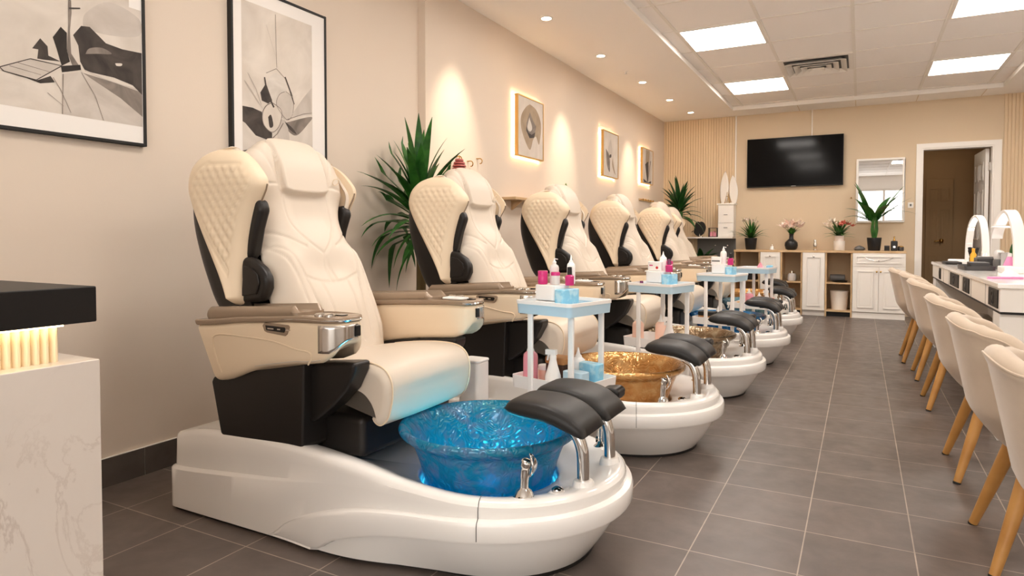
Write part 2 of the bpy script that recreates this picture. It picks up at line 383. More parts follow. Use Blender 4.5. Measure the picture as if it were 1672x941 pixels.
# door casing
c = MB(); o0 = .058
c.box(DX0 - o0, DX0, YB - .018, YB, 0, DZ); c.box(DX1, DX1 + o0 + .015, YB - .018, YB, 0, DZ); c.box(DX0 - o0, DX1 + o0 + .015, YB - .018, YB, DZ, DZ + o0)
c.box(DX0, DX0 + .018, YB - .005, YB + .13, 0, DZ); c.box(DX1 - .018, DX1, YB - .005, YB + .13, 0, DZ); c.box(DX0 + .018, DX1 - .018, YB - .005, YB + .13, DZ - .018, DZ)
struct(c.build('trim_9', M['trimw'], smooth=0))

def panel_door(name, w, h, t=.04):
    """six panel leaf, hinge edge at x=0, extends along +x; returns mesh builder"""
    m = MB(); m.box(0, w, 0, t, 0.01, h)
    sx = w / .76
    for (x0, x1) in ((.1*sx, .34*sx), (.42*sx, .66*sx)):
        for (z0, z1) in ((.22, .84), (.98, 1.6), (1.72, 1.95)):
            z0 *= h / 2.1; z1 *= h / 2.1
            for s, y in ((-1, 0), (1, t)):
                # raised frame and field
                for (a, b, e) in ((0, .018, .006),):
                    m.box(x0, x1, y - e if s < 0 else y, y if s < 0 else y + e, z0, z0 + b); m.box(x0, x1, y - e if s < 0 else y, y if s < 0 else y + e, z1 - b, z1)
                    m.box(x0, x0 + b, y - e if s < 0 else y, y if s < 0 else y + e, z0 + b, z1 - b); m.box(x1 - b, x1, y - e if s < 0 else y, y if s < 0 else y + e, z0 + b, z1 - b)
                m.box(x0 + .04, x1 - .04, y - .005 if s < 0 else y, y if s < 0 else y + .005, z0 + .045, z1 - .045)
    return m
d = panel_door('door', .70, 2.10).build('door_1', M['trimw'], loc=(1.372, YB + .135, 0), bevel=.003)
struct(d); d.rotation_euler.z = math.radians(92)
k = MB(); k.tube([(.64, -.001, .98), (.64, -.05, .98)], .012); k.lathe([(.0, 0), (.028, .004), (.03, .02), (.02, .03), (0, .032)], 16, (0, 0, 0))
kn = MB()
for s in (-1, 1):
    yy = -.055 if s < 0 else .095
    kn.lathe([(.006, -.03), (.022, -.024), (.03, 0), (.022, .024), (.006, .03)], 16, (0, 0, 0)); kn.v[-80:] = [(x + .64, z2 + yy, y2 + .98) for x, y2, z2 in kn.v[-80:]]
kn.tube([(.64, -.06, .98), (.64, .1, .98)], .011)
kn.build('door_knob', M['goldm'], parent=d)
hg = MB()
for z in (.25, 1.05, 1.88): hg.box(-.012, .012, -.012, .012, z - .05, z + .05)
hg.build('hinge', M['brushed'], parent=d, bevel=.002)
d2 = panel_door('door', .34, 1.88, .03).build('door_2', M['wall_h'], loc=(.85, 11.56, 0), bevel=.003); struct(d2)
kn = MB(); kn.lathe([(.006, -.03), (.022, -.024), (.03, 0), (.022, .024), (.006, .03)], 16, (.2, -.05, .965)); kn.tube([(.2, -.0, .965), (.2, -.06, .965)], .012); kn.tube([(.2, -.05, .965), (.11, -.055, .955)], .009)
kn.build('door_handle', M['goldm'], parent=d2)

# ------------------------------------------------------------------ camera
cam = bpy.data.cameras.new('camera'); co = bpy.data.objects.new('camera', cam); COL.objects.link(co)
cam.sensor_width = 36; cam.lens = 1068.7 / 1672 * 36; cam.shift_y = -(470.5 - 420.5) / 1672; cam.clip_start = .02
yw, pt, rl = math.radians(28.04), math.radians(1.71), math.radians(.065)
fw = Vector((-math.sin(yw)*math.cos(pt), math.cos(yw)*math.cos(pt), -math.sin(pt))); rt = Vector((math.cos(yw), math.sin(yw), 0)); up = rt.cross(fw)
rt2 = rt*math.cos(rl) + up*math.sin(rl); up2 = up*math.cos(rl) - rt*math.sin(rl)
co.matrix_world = Matrix(((rt2.x, up2.x, -fw.x, 0), (rt2.y, up2.y, -fw.y, 0), (rt2.z, up2.z, -fw.z, 1.0), (0, 0, 0, 1)))
sc.camera = co

# ------------------------------------------------------------------ lamps of the room, and an added hall light
def panel_light(x0, y0, label, inview=True):
    t = thing('ceiling_light', label, 'ceiling light', (x0 + .3345, y0 + .348, ZC - .006), group='square ceiling light panels')
    fr = MB(); X, Y = .3345, .348
    for a, b, c_, d_ in ((-X, X, -Y, -Y + .028), (-X, X, Y - .028, Y), (-X, -X + .028, -Y + .028, Y - .028), (X - .028, X, -Y + .028, Y - .028)): fr.box(a, b, c_, d_, -.006, .004)
    fr.build('frame', M['tbar'], t, bevel=.002)
    MB().box(-X + .028, X - .028, -Y + .028, Y - .028, -.002, .003).build('diffuser', M['light'], t, smooth=0)
    return t
for x0, y0, lb in ((-1.42, 5.63, 'bright square ceiling panel light above the second bowl, nearer one by the soffit'), (-1.42, 5.63 + .697*3, 'bright square ceiling panel light by the soffit, just behind the air vent'),
               (.587, 5.63 + .0, 'bright square ceiling panel light cut off by the top edge of the frame'), (.587, 5.63 + .697*3, 'bright square ceiling panel light nearest the hallway door'),
               ):
    panel_light(x0, y0, lb)
for x0, y0 in ((-1.42, 5.63 - .697*3), (.587, 5.63 - .697*3), (-1.42, 5.63 - .697*6), (.587, 5.63 - .697*6)):
    panel_light(x0, y0, 'square ceiling panel light in the front of the salon, outside the frame')
DL = [(-2.197, 4.692, 'first of the soffit downlights, nearest the camera'), (-2.19, 5.89, 'second soffit downlight, between the first and second small wall pictures'), (-2.15, 7.094, 'third round soffit downlight, next to the tiny sprinkler'),
      (-2.124, 8.155, 'fourth round soffit downlight, second from the back wall'), (-2.08, 9.1, 'farthest round soffit downlight, above the ribbed panel corner')]
def spot(x, y, z, tx, ty, tz, e, ang=62, blend=.6, col=(1, .82, .62), r=.03):
    l = bpy.data.lights.new('spot', 'SPOT'); l.energy = e; l.color = col; l.spot_size = math.radians(ang); l.spot_blend = blend; l.shadow_soft_size = r
    o = bpy.data.objects.new('downlight_lamp', l); COL.objects.link(o); o.location = (x, y, z)
    o.rotation_euler = (Vector((tx, ty, tz)) - Vector((x, y, z))).to_track_quat('-Z', 'Y').to_euler(); return o
for x, y, lb in DL:
    t = thing('downlight', lb, 'downlight', (x, y, ZS), group='round downlights in the soffit')
    MB().lathe([(.052, .004), (.052, -.004), (.046, -.008), (.038, -.006), (.036, .003)], 28, cap0=False, cap1=False).build('trim_ring', M['trimw'], t)
    MB().lathe([(.0, .0), (.037, .0), (.037, .004), (0, .004)], 28, cap0=False, cap1=False).build('lens', M['down'], t)
SPOT_E = 34
for y in (3.98, 5.92, 8.0): spot(-2.10, y, ZS - .02, -2.60, y, 1.65, SPOT_E * 1.2, 46, 1.0)
for y in (1.15, 2.4): spot(-2.25, y, ZS - .02, -2.55, y, 0.8, SPOT_E * .12, 70, 1.0)
for x, y in ((-2.0, 2.0), (-2.0, 3.3), (-2.0, 4.6), (-2.0, 5.9), (-2.0, 7.2), (-2.08, 8.9)): spot(x, y, ZS - .02, x + .25, y, 0, SPOT_E * .06, 75, 1.0)
# small ceiling fittings
tag(MB().lathe([(.02, .03), (.02, -.003), (.008, -.006), (.006, -.02), (.014, -.024), (.014, -.027), (0, -.028)], 16).build('ceiling_sprinkler', M['trimw'], loc=(-2.17, 6.57, ZS + .0)), 'tiny white sprinkler head in the soffit between two downlights', 'sprinkler')
def vent():
    x, y = -.757 + .3345, 5.63 + .697*2 + .348
    t = thing('air_vent', 'white louvred square air vent in the ceiling tiles', 'air vent', (x, y, ZC - .006))
    for i, (a, z) in enumerate(((.275, -.006), (.205, -.010), (.14, -.014), (.075, -.018))):
        m = MB(); b = a - .055 if i < 2 else .0
        o_ = [(-a, -a, z - .030), (a, -a, z - .030), (a, a, z - .028), (-a, a, z - .028)]
        q = a - .052
        i_ = [(-q, -q, z), (q, -q, z), (q, q, z), (-q, q, z)]
        m.rings([o_, i_], cap0=False, cap1=(i == 3))
        m.build('louver', M['tbar'], t, smooth=0).modifiers.new('s', 'SOLIDIFY').thickness = .004
    fr = MB(); X, Y = .33, .34
    for a, b, c_, d_ in ((-X, X, -Y, -.29), (-X, X, .29, Y), (-X, -.29, -.29, .29), (.29, X, -.29, .29)): fr.box(a, b, c_, d_, -.004, .004)
    fr.build('vent_frame', M['tbar'], t, smooth=0)
    MB().box(-.29, .29, -.29, .29, 0.0, .003).build('duct_opening', M['dgrey'], t, smooth=0)
vent()
wd = bpy.data.worlds.new('world'); sc.world = wd; wd.use_nodes = True
wd.node_tree.nodes['Background'].inputs[0].default_value = (1, .96, .91, 1); wd.node_tree.nodes['Background'].inputs[1].default_value = 2.3
hl = bpy.data.lights.new('hall', 'POINT'); hl.energy = .8; hl.color = (1, .82, .6); hl.shadow_soft_size = .1  # added point light without a fixture, brightens the hall
ho = bpy.data.objects.new('hall_fill', hl); COL.objects.link(ho); ho.location = (.9, 11.0, 2.15)
sc.view_settings.view_transform = 'Standard'; sc.view_settings.look = 'None'; sc.view_settings.gamma = 1; sc.view_settings.use_curve_mapping = False
sc.view_settings.exposure = .84
sc.cycles.use_denoising = True; sc.cycles.max_bounces = 10; sc.cycles.diffuse_bounces = 8; sc.cycles.sample_clamp_indirect = 6.0; sc.cycles.transparent_max_bounces = 12
# ------------------------------------------------------------------ pedicure chair (coordinates: x towards the basin, y across, z up; origin under the seat)
OX = 1.4
def loft_z(m, levels):
    """levels: list of rings (lists of points) from bottom to top, closed with fans"""
    m.rings(levels); return m
def base_part(root):
    # plan outline, rear middle -> near side -> front arc -> far side
    out = []; HW, R, CX, XR_ = .395, .40, -1.045, -2.255
    def addp(x, y, nx, ny, px): out.append((x, y, nx, ny, px))
    rr = .045
    for k in range(4): addp(XR_, -(HW - rr) * k / 4, -1, 0, XR_)
    for k in range(7):
        a = PI + PI/2*k/6; addp(XR_ + rr + rr*math.cos(a), -HW + rr + rr*math.sin(a), math.cos(a), math.sin(a), XR_)
    n = 46
    for k in range(1, n):
        x = lerp(XR_ + rr, CX, k / n); addp(x, -HW - .005 * sstep(-1.5, CX, x), 0, -1, x)
    na = 30
    for k in range(na + 1):
        a = -PI/2 + PI*k/na; addp(CX + R*math.cos(a) * 1.01, R*math.sin(a), math.cos(a), math.sin(a), CX + .5*math.sin(PI*k/na))
    half = [p for p in out[:4 + 7 + n - 1]]
    for p in reversed(half[1:]): addp(p[0], -p[1], p[2], -p[3], p[4])
    ztop = [(-2.235, .272), (-2.1, .295), (-1.9, .308), (-1.65, .312), (-1.4, .298), (-1.2, .275), (-1.0, .262), (-.6, .258)]
    zA = [(-2.235, .145), (-1.95, .165), (-1.7, .19), (-1.45, .222), (-1.2, .232), (-.6, .232)]
    z1 = [(-2.3, 0), (-1.73, 0), (-1.64, .06), (-1.52, .112), (-1.38, .155), (-1.2, .187), (-1.0, .205), (-.8, .212), (-.5, .212)]
    z2 = [(-2.3, 0), (-1.52, 0), (-1.42, .05), (-1.28, .095), (-1.1, .128), (-.9, .146), (-.7, .15), (-.5, .15)]
    def levels(px):
        zt, a, b, c = sinterp(px, ztop), sinterp(px, zA), max(0, sinterp(px, z1)), max(0, sinterp(px, z2))
        a = min(max(a, b + .006), zt - .03); c = min(c, b)
        amtA = .016 * (1 - sstep(-1.9, -1.4, px))         # rear upper body set back
        amtB = .022 * sstep(-1.7, -1.35, px)              # band stands proud
        taper = .085 * sstep(-1.5, -1.0, px)
        L_ = []
        for k in range(7):
            t = k / 6; d = (1 - t) * c
            L_.append((c * t, -.016 * min(1, taper / .05) - taper * (d / .15) ** 1.4 if c > .002 else amtB))
        L_.append((c + min(.004, (b - c) * .3), amtB - .004)); L_.append((c + min(.012, (b - c) * .45), amtB))
        L_.append((b - min(.012, (b - c) * .45), amtB)); L_.append((b - min(.003, (b - c) * .2), amtB - .004)); L_.append((b, amtB - .012*min(1, amtB/.02)))
        L_.append((b + .003, 0))
        L_.append((lerp(b, a, .5), 0)); L_.append((a - .005, 0)); L_.append((a - .001, -.25 * amtA)); L_.append((a + .004, -amtA))
        L_.append((lerp(a, zt, .5), -amtA - .002)); L_.append((zt - .022, -amtA - .003)); L_.append((zt - .010, -amtA - .007)); L_.append((zt - .003, -amtA - .015)); L_.append((zt, -amtA - .028))
        return L_
    cols = [levels(p[4]) for p in out]
    nl = len(cols[0]); rs = []
    for j in range(nl):
        rs.append([(p[0] + p[2]*cols[i][j][1] + OX, p[1] + p[3]*cols[i][j][1], cols[i][j][0] + .012) for i, p in enumerate(out)])
    # deck to the basin well
    BX, WR = -1.105 + OX, .243
    top = rs[-1]
    def well(p, r, z):
        a = math.atan2(p[1], p[0] - BX); return (BX + r*math.cos(a), r*math.sin(a), z)
    for t in (.25, .5, .75, .9):
        rs.append([tuple(lerp(a_, b_, t) if i < 2 else lerp(p[2], .214, sstep(0, 1, t)) for i, (a_, b_) in enumerate(zip(p, well(p, WR, .25)))) for p in top])
    for r, z in ((WR, .212), (WR - .008, .204), (WR - .012, .19), (WR - .02, .052)): rs.append([well(p, r, z) for p in top])
    m = MB(); m.rings(rs, cap0=True, cap1=True)
    base = m.build('base', M['gelcoat'], root, smooth=45)
    # thin panel seam across the nose and black foot ring
    f = MB(); ring = []
    for p in out: ring.append((p[0] - p[2]*.09*sstep(-1.5, -1.0, p[4]) - p[2]*.012 + OX, p[1] - p[3]*.09*sstep(-1.5, -1.0, p[4]) - p[3]*.012))
    f.rings([[(x, y, 0) for x, y in ring], [(x, y, .02) for x, y in ring]])
    f.build('foot_ring', M['black_m'], root, smooth=0)
    s = MB()
    i0 = min(range(len(out)), key=lambda i: (abs(out[i][0] + .92) if out[i][1] < -.3 else 9))
    path = [(rs[j][i0][0] + out[i0][2]*.0006, rs[j][i0][1] + out[i0][3]*.0006, rs[j][i0][2] + (.0006 if j > nl - 3 else 0)) for j in range(8, nl + 3)]
    s.tube(path, .0011, 5); s.build('seam', M['dgrey'], base)
    ring_ = MB(); ring_.lathe([(.222, .118), (.227, .118), (.227, .124), (.222, .124), (.222, .118)], 48, (BX, 0, 0), False, False); ring_.build('led_ring', M['ledring'], base)
    return base

def plan_loft(m, outline, zb, zt, er=.02, nz=5, seg=4):
    """outline [(x,y)] ccw; zb(x), zt(x) heights; rounded top and bottom edges of radius er"""
    cx = sum(p[0] for p in outline) / len(outline); cy = sum(p[1] for p in outline) / len(outline)
    n = len(outline)
    def nrm(i):
        a = Vector(outline[i-1]); b = Vector(outline[(i+1) % n]); d = (b - a).normalized(); return (d.y, -d.x)
    nn = [nrm(i) for i in range(n)]
    rs = []
    for k in range(seg + 1):
        a = PI/2*k/seg; rs.append([(p[0] - q[0]*er*(1-math.sin(a)), p[1] - q[1]*er*(1-math.sin(a)), zb(p[0]) + er*(1-math.cos(a))) for p, q in zip(outline, nn)])
    for k in range(1, nz):
        rs.append([(p[0], p[1], lerp(zb(p[0]) + er, zt(p[0]) - er, k / nz)) for p in outline])
    for k in range(seg + 1):
        a = PI/2*k/seg; rs.append([(p[0] - q[0]*er*(1-math.cos(a)), p[1] - q[1]*er*(1-math.cos(a)), zt(p[0]) - er*(1-math.sin(a))) for p, q in zip(outline, nn)])
    m.rings(rs); return m

def armrest(root, side):
    s = side  # -1 near, +1 far
    y0, y1 = (.255, .405)
    def oy(y): return s * y
    # plan outline with rounded front
    pts = [(-2.06, y0), ]
    for k in range(13): pts.append((lerp(-2.06, -1.42, (k + 1) / 13), y0))
    for k in range(1, 7):
        a = -PI/2 + PI/2*k/6; pts.append((-1.385 + .05*math.cos(a), y0 + .05 + .05*math.sin(a)))
    for k in range(0, 7):
        a = PI/2*k/6; pts.append((-1.405 + .07*math.cos(a), y1 - .07 + .07*math.sin(a)))
    for k in range(13): pts.append((lerp(-1.42, -2.06, (k + 1) / 13), y1))
    for k in range(1, 4): pts.append((-2.062, lerp(y1, y0, k / 4)))
    pts = [(x, oy(y)) for x, y in pts]
    if s < 0: pts.reverse()
    zb0 = lambda x: sinterp(x, [(-2.07, .505), (-1.96, .515), (-1.75, .566), (-1.55, .592), (-1.42, .603), (-1.36, .627), (-1.33, .662)])
    zt0 = lambda x: sinterp(x, [(-2.07, .698), (-1.8, .722), (-1.5, .738), (-1.33, .738)])
    # rear edge slopes: shear x by height near the rear
    def shear(v):
        x, y, z = v
        k = clamp((-1.75 - x) / .31); return (x + k * (.70 - z) * .52 + OX - NS * sstep(-1.75, -1.42, x), y, z)
    NS = .078 if s < 0 else 0.0
    def fx(m): m.v = [(x - NS * sstep(-1.75, -1.42, x - OX), y, z) for x, y, z in m.v]; return m
    m = MB(); plan_loft(m, pts, zb0, zt0, .022); m.v = [shear(v) for v in m.v]
    arm = m.build('armrest', M['cream_lit'], root, smooth=50)
    # embossed welt line on the outer side
    yo = oy(.4055)
    w = MB(); w.tube([(x + OX, yo, z) for x, z in smoothpath2([(-1.93, .535), (-1.97, .62), (-1.955, .665), (-1.8, .668), (-1.66, .662), (-1.52, .645), (-1.45, .64), (-1.435, .625), (-1.45, .60)])], .003, 6)
    fx(w).build('welt', M['cream_lit'], arm)
    w = MB(); w.tube([(x + OX, oy(.400), zb0(x) + .012) for x in [-1.94 + .02*k for k in range(28)]], .0032, 6); fx(w).build('piping', M['cream'], arm)
    # glossy taupe top: tray and raised hump at the rear
    top = MB()
    plan_loft(top, [(x, y * 1.0 + (oy(.003) if abs(y) > .35 else -oy(.003) if abs(y) < .28 else 0)) for x, y in pts], lambda x: zt0(x) - .006, lambda x: zt0(x) + .014, .006, 2, 3)
    top.v = [shear(v) for v in top.v]
    tp = top.build('arm_top', M['taupe'], arm, smooth=40)
    def zh(x): return zt0(x) + .016 + .080 * sstep(-2.12, -1.85, x) * (1 - .45 * sstep(-1.84, -1.62, x)) * (1 - sstep(-1.60, -1.50, x))
    hp = [(x, y) for x, y in rrect(-2.035, -1.51, .262, .398, .05, 5)]
    hp = [(x, oy(y)) for x, y in hp]
    if s < 0: hp.reverse()
    hump = MB(); plan_loft(hump, hp, lambda x: zt0(x) + .002, zh, .02, 2, 5); hump.v = [shear(v) for v in hump.v]
    hump.build('armrest_pad', M['taupe'], arm, smooth=40)
    # chrome cap round the front outer corner, chrome line on the rim
    arc = [p for p in pts if p[0] > -1.425 and abs(p[1]) > .30]
    arc.sort(key=lambda p: math.atan2(p[0] + 1.45, oy(1) * p[1] - .30) )
    cap = MB(); nr = 8
    def nv(p):
        d = Vector((p[0] + 1.405, oy(1) * p[1] - .335)); d.normalize(); return d
    rsn = []
    for k in range(nr + 1):
        r_ = []
        for p in arc:
            q = nv(p); e = .0025
            z = lerp(max(zb0(p[0]) + .018, .64), zt0(p[0]) - .012, k / nr)
            r_.append((p[0] + q.x*e + OX, p[1] + oy(q.y*e), z))
        rsn.append(r_)
    cap.rings(rsn, cap0=False, cap1=False, closed=False)
    fx(cap).build('chrome_cap', M['brushed'], arm, smooth=60).modifiers.new('s', 'SOLIDIFY').thickness = .002
    rim = MB(); edge = [p for p in pts if p[0] > -1.62]
    rim.tube([(p[0] + OX + .0, p[1], zt0(p[0]) + .003) for p in edge if abs(p[1]) > .30 or p[0] > -1.4], .0035, 6)
    fx(rim).build('chrome_rim', M['chrome'], arm)
    sl = MB(); sl.box(-1.352 + OX, -1.330 + OX, oy(.305) - .012, oy(.305) + .012, .685, .722); fx(sl).build('front_socket', M['black_g'], arm, bevel=.004)
    # controls
    cp = MB(); yy = oy(.406)
    q = [(-1.725, .712), (-1.715, .722), (-1.565, .720), (-1.555, .714), (-1.572, .690), (-1.585, .684), (-1.70, .690), (-1.715, .694)]
    cp.prism([(x + OX, z) for x, z in q], 'y', yy - oy(.006), yy + oy(.003))
    c_ = fx(cp).build('control_panel', M['taupe'], arm, bevel=.002)
    b_ = MB(); q = [(-1.708, .714), (-1.585, .712), (-1.578, .706), (-1.588, .695), (-1.702, .698)]
    b_.prism([(x + OX, z) for x, z in q], 'y', yy, yy + oy(.0045)); fx(b_).build('keypad', M['black_g'], c_, bevel=.001)
    for x, wd_ in ((-1.685, .014), (-1.648, .007), (-1.61, .008)): MB().box(x - wd_ + OX, x + wd_ + OX, yy, yy + oy(.006), .7025, .7065).build('button', M['brushed'], c_)
    for x in (-1.50, -1.462): MB().lathe([(.0, .0), (.019, .0), (.019, .007), (.013, .011), (0, .012)], 16, (x + OX, oy(.378), zt0(x) + .013)).build('dial', M['brushed'], arm)
    ds = MB(); ds.prism([(x + OX, y) for x, y in rrect(-1.395, -1.36, oy(.33) - .014, oy(.33) + .014, .01, 4)], 'z', zt0(-1.43) + .012, zt0(-1.43) + .0165); fx(ds).build('display', M['black_g'], arm)
    if s > 0:
        ch = MB(); ch.prism([(x + OX, y) for x, y in rrect(-1.50, -1.40, oy(.325) - .03, oy(.325) + .03, .012, 4)], 'z', zt0(-1.45) + .012, zt0(-1.45) + .02); ch.build('remote_cradle', M['whitep'], arm, bevel=.003)
    return arm
def smoothpath2(pts, k=6): return [(p[0], p[2]) for p in smoothpath([(x, 0, z) for x, z in pts], k)]

def backrest(root):
    prof = [(-1.665, .545), (-1.70, .60), (-1.745, .70), (-1.79, .80), (-1.835, .90), (-1.885, 1.0), (-1.925, 1.08), (-1.955, 1.16), (-1.978, 1.24), (-1.995, 1.30), (-2.015, 1.343), (-2.045, 1.370), (-2.085, 1.376), (-2.125, 1.355), (-2.14, 1.31)]
    sp = smoothpath2(prof, 12); D = [0]
    for a, b in zip(sp, sp[1:]): D.append(D[-1] + math.dist(a, b))
    T = D[-1]
    def at(t):
        d = t * T
        for i in range(len(D) - 1):
            if d <= D[i+1] + 1e-9:
                u = (d - D[i]) / (D[i+1] - D[i]); return lerp(sp[i][0], sp[i+1][0], u), lerp(sp[i][1], sp[i+1][1], u), d
        return sp[-1][0], sp[-1][1], T
    def dof(z):  # arc position for a height on the front
        for i in range(len(sp) - 1):
            if sp[i][1] <= z <= sp[i+1][1]: return D[i]
        return T
    # half width by arc position
    hw = [(0, .17), (.03, .215), (.08, .238), (dof(.70), .25), (dof(.82), .252), (dof(.92), .245), (dof(.98), .228), (dof(1.04), .218), (dof(1.09), .228), (dof(1.15), .262), (dof(1.20), .286), (dof(1.26), .286), (dof(1.31), .262), (dof(1.345), .22), (dof(1.37), .175), (T - .06, .14), (T, .12)]
    # seams: polylines in (y, z) on the near half or both, mirrored
    half = [
        [(-.115, 1.37), (-.125, 1.20), (-.118, 1.165)], [(-.118, 1.165), (-.112, 1.06), (-.06, .985), (0, .935)],
        [(-.19, 1.36), (-.135, 1.22), (-.15, 1.2), (-.27, 1.2)], [(-.235, 1.06), (-.12, .985), (-.08, .965)],
        [(-.25, .97), (-.20, .98), (-.165, .93), (-.13, .80), (-.11, .60)], [(-.235, 1.02), (-.215, .99), (-.185, .90), (-.17, .78), (-.16, .57)],
        [(0, .825), (-.06, .83), (-.145, .855)], [(-.07, .83), (-.065, .70), (-.055, .60)], [(0, .935), (-.015, .85), (-.012, .826)]]
    segs = []
    for pl in half:
        q = [(p[0], p[2]) for p in smoothpath([(a, 0, b) for a, b in pl], 4)] if len(pl) > 2 else pl
        for s in (1, -1):
            for a, b in zip(q, q[1:]): segs.append(((a[0]*s, a[1]), (b[0]*s, b[1])))
    def sd(y, z):
        best = 1
        for (ax, az), (bx, bz) in segs:
            if min(az, bz) - .03 > z or max(az, bz) + .03 < z or min(ax, bx) - .03 > y or max(ax, bx) + .03 < y: continue
            dx, dz = bx - ax, bz - az; l2 = dx*dx + dz*dz or 1e-9
            t = clamp(((y - ax)*dx + (z - az)*dz) / l2); d = math.hypot(y - ax - t*dx, z - az - t*dz)
            if d < best: best = d
        return best
    nu, nv = 111, 190
    rows = []
    for j in range(nv):
        x, z, d = at(j / (nv - 1)); h = sinterp(d, hw)
        x2, z2, _ = at(min(1, j / (nv - 1) + .004)); x1, z1, _ = at(max(0, j / (nv - 1) - .004))
        tx, tz = x2 - x1, z2 - z1; ll = math.hypot(tx, tz); nx, nz = tz / ll, -tx / ll   # outward (towards +x)
        row = []
        front = d < dof(1.369)
        for i in range(nu):
            u = 2*i/(nu - 1) - 1; uu = math.copysign(abs(u) ** .92, u); y = uu * h
            e = abs(u)
            off = -.085 * e ** 5 * (h / .25) + .012 * (1 - e*e)
            if front:
                # body bolsters, lumbar swell, head cheeks, pillow
                off += .022 * math.exp(-((abs(y) - .185) / .05) ** 2) * sstep(.56, .66, z) * (1 - sstep(.92, 1.0, z))
                off += .014 * math.exp(-((z - .74) / .07) ** 2) * (1 - sstep(.08, .14, abs(y)))
                off -= .012 * math.exp(-((z - .88) / .05) ** 2) * (1 - sstep(.05, .15, abs(y)))
                off += .016 * sstep(1.12, 1.2, z) * sstep(.10, .16, abs(y))
                off -= .012 * math.exp(-((z - 1.08) / .07) ** 2) * (1 - sstep(.07, .13, abs(y)))
                pw = (1 - sstep(.108, .120, abs(y))) * sstep(1.158, 1.170, z - .012*(abs(y)/.11)**4)
                off += (.026 - .012 * sstep(1.25, 1.36, z)) * pw
                g = sd(y, z)
                if g < .014: off -= .0055 * math.exp(-(g / .0042) ** 2)
            row.append((x + nx*off + OX, y, z + nz*off))
        rows.append(row)
    m = MB(); m.rings(rows, cap0=False, cap1=False, closed=False)
    back = m.build('backrest', M['cream'], root, smooth=80)
    back.modifiers.new('s', 'SOLIDIFY').thickness = .02
    back.modifiers['s'].offset = -1
    # round stitched emblem and perforated patches
    e = MB(); ring = [(-1.957 + OX + .016 + .006*math.sin(a), .165 + .017*math.cos(a), 1.232 + .013*math.sin(a)) for a in [2*PI*k/20 for k in range(21)]]
    e.tube(ring, .0018, 5, cap=False); e.build('emblem', M['cream_lit'], back)
    return back

def wing(root, s):
    xl = [(.755, -1.975), (.80, -1.99), (.86, -2.02), (.95, -2.075), (1.06, -2.145), (1.13, -2.185), (1.18, -2.203), (1.23, -2.193), (1.27, -2.165), (1.30, -2.12), (1.318, -2.06), (1.326, -2.0)]
    xr = [(.755, -1.925), (.80, -1.922), (.86, -1.925), (.93, -1.92), (1.01, -1.908), (1.117, -1.873), (1.18, -1.838), (1.21, -1.84), (1.245, -1.868), (1.28, -1.905), (1.308, -1.948), (1.326, -1.99)]
    FS = -.075 if s > 0 else 0.0
    nz, n = 96, 44
    rs = []
    for j in range(nz):
        t = j / (nz - 1); z = lerp(.755, 1.326, .5 + .5*math.sin(PI*(t - .5)) if t > .5 else t)
        a, b = sinterp(z, xl) + FS, sinterp(z, xr) + FS - .02
        # inset stitched field
        ai, bi = a + .045 + .05*sstep(1.15, 1.3, z), b - .035
        zi0, zi1 = .86, 1.262
        edge = max(.05, min(1.0, ((z - .755) / .03) ** .5 if z > .755 else 0, max(0, 1 - max(0, (z - 1.20) / .126) ** 2.4) ** .5))
        ring = []
        for k in range(n + 1):          # outer face, rear to front
            u = k / n; x = lerp(a, b, u)
            bul = (1 - abs(2*u - 1) ** 5) ** .5 if 0 < u < 1 else 0
            y = lerp(.285, .262, u) + .085 * bul * max(edge, .05) * (1 - .34 * u) * lerp(.92, 1, sstep(.8, 1.05, z))
            inside = min(sstep(ai, ai + .012, x), 1 - sstep(bi - .012, bi, x), sstep(zi0, zi0 + .03, z), 1 - sstep(zi1 - .012, zi1, z))
            if inside > 0:
                p = (x / .033 + z / .052) ; q = (x / .033 - z / .052)
                dp = abs(p - round(p)); dq = abs(q - round(q)); g = min(dp, dq)
                y += inside * (-.0055 + .0095 * clamp(g / .5) ** .55)
            g2 = abs(x - ai) if zi0 < z < zi1 else 9
            if inside < .2 and (abs(x - ai) < .01 or abs(z - zi1) < .006) and zi0 < z < zi1 + .01 and ai - .01 < x < bi: y -= .002
            ring.append((x + OX, s * y, z))
        for k in range(1, 10):          # inner face back
            u = 1 - k / 10; x = lerp(a, b, u); ring.append((x + OX, s * (lerp(.285, .262, u) - .012 * math.sin(PI*u)), z))
        rs.append(ring)
    m = MB(); m.rings(rs)
    wg = m.build('side_wing', M['cream_lit'], root, smooth=75)
    st = MB(); P = smoothpath([(-2.06 + FS, .272*s, 1.318), (-2.015 + FS, .272*s, 1.322), (-1.965 + FS, .27*s, 1.280), (-1.918 + FS, .268*s, 1.225), (-1.888 + FS, .266*s, 1.175), (-1.90 + FS, .262*s, 1.11)], 6)
    st.tube([(x + OX, y, z) for x, y, z in P], .015, 10, flat=.55); st.build('wing_trim', M['cream'], wg)
    pp = MB(); pp.tube([(sinterp(z, xr) + FS - .02 + OX + .001, s*.268, z) for z in [.77 + .02*k for k in range(22)]], .003, 6); pp.build('piping', M['taupe'], wg)
    return wg

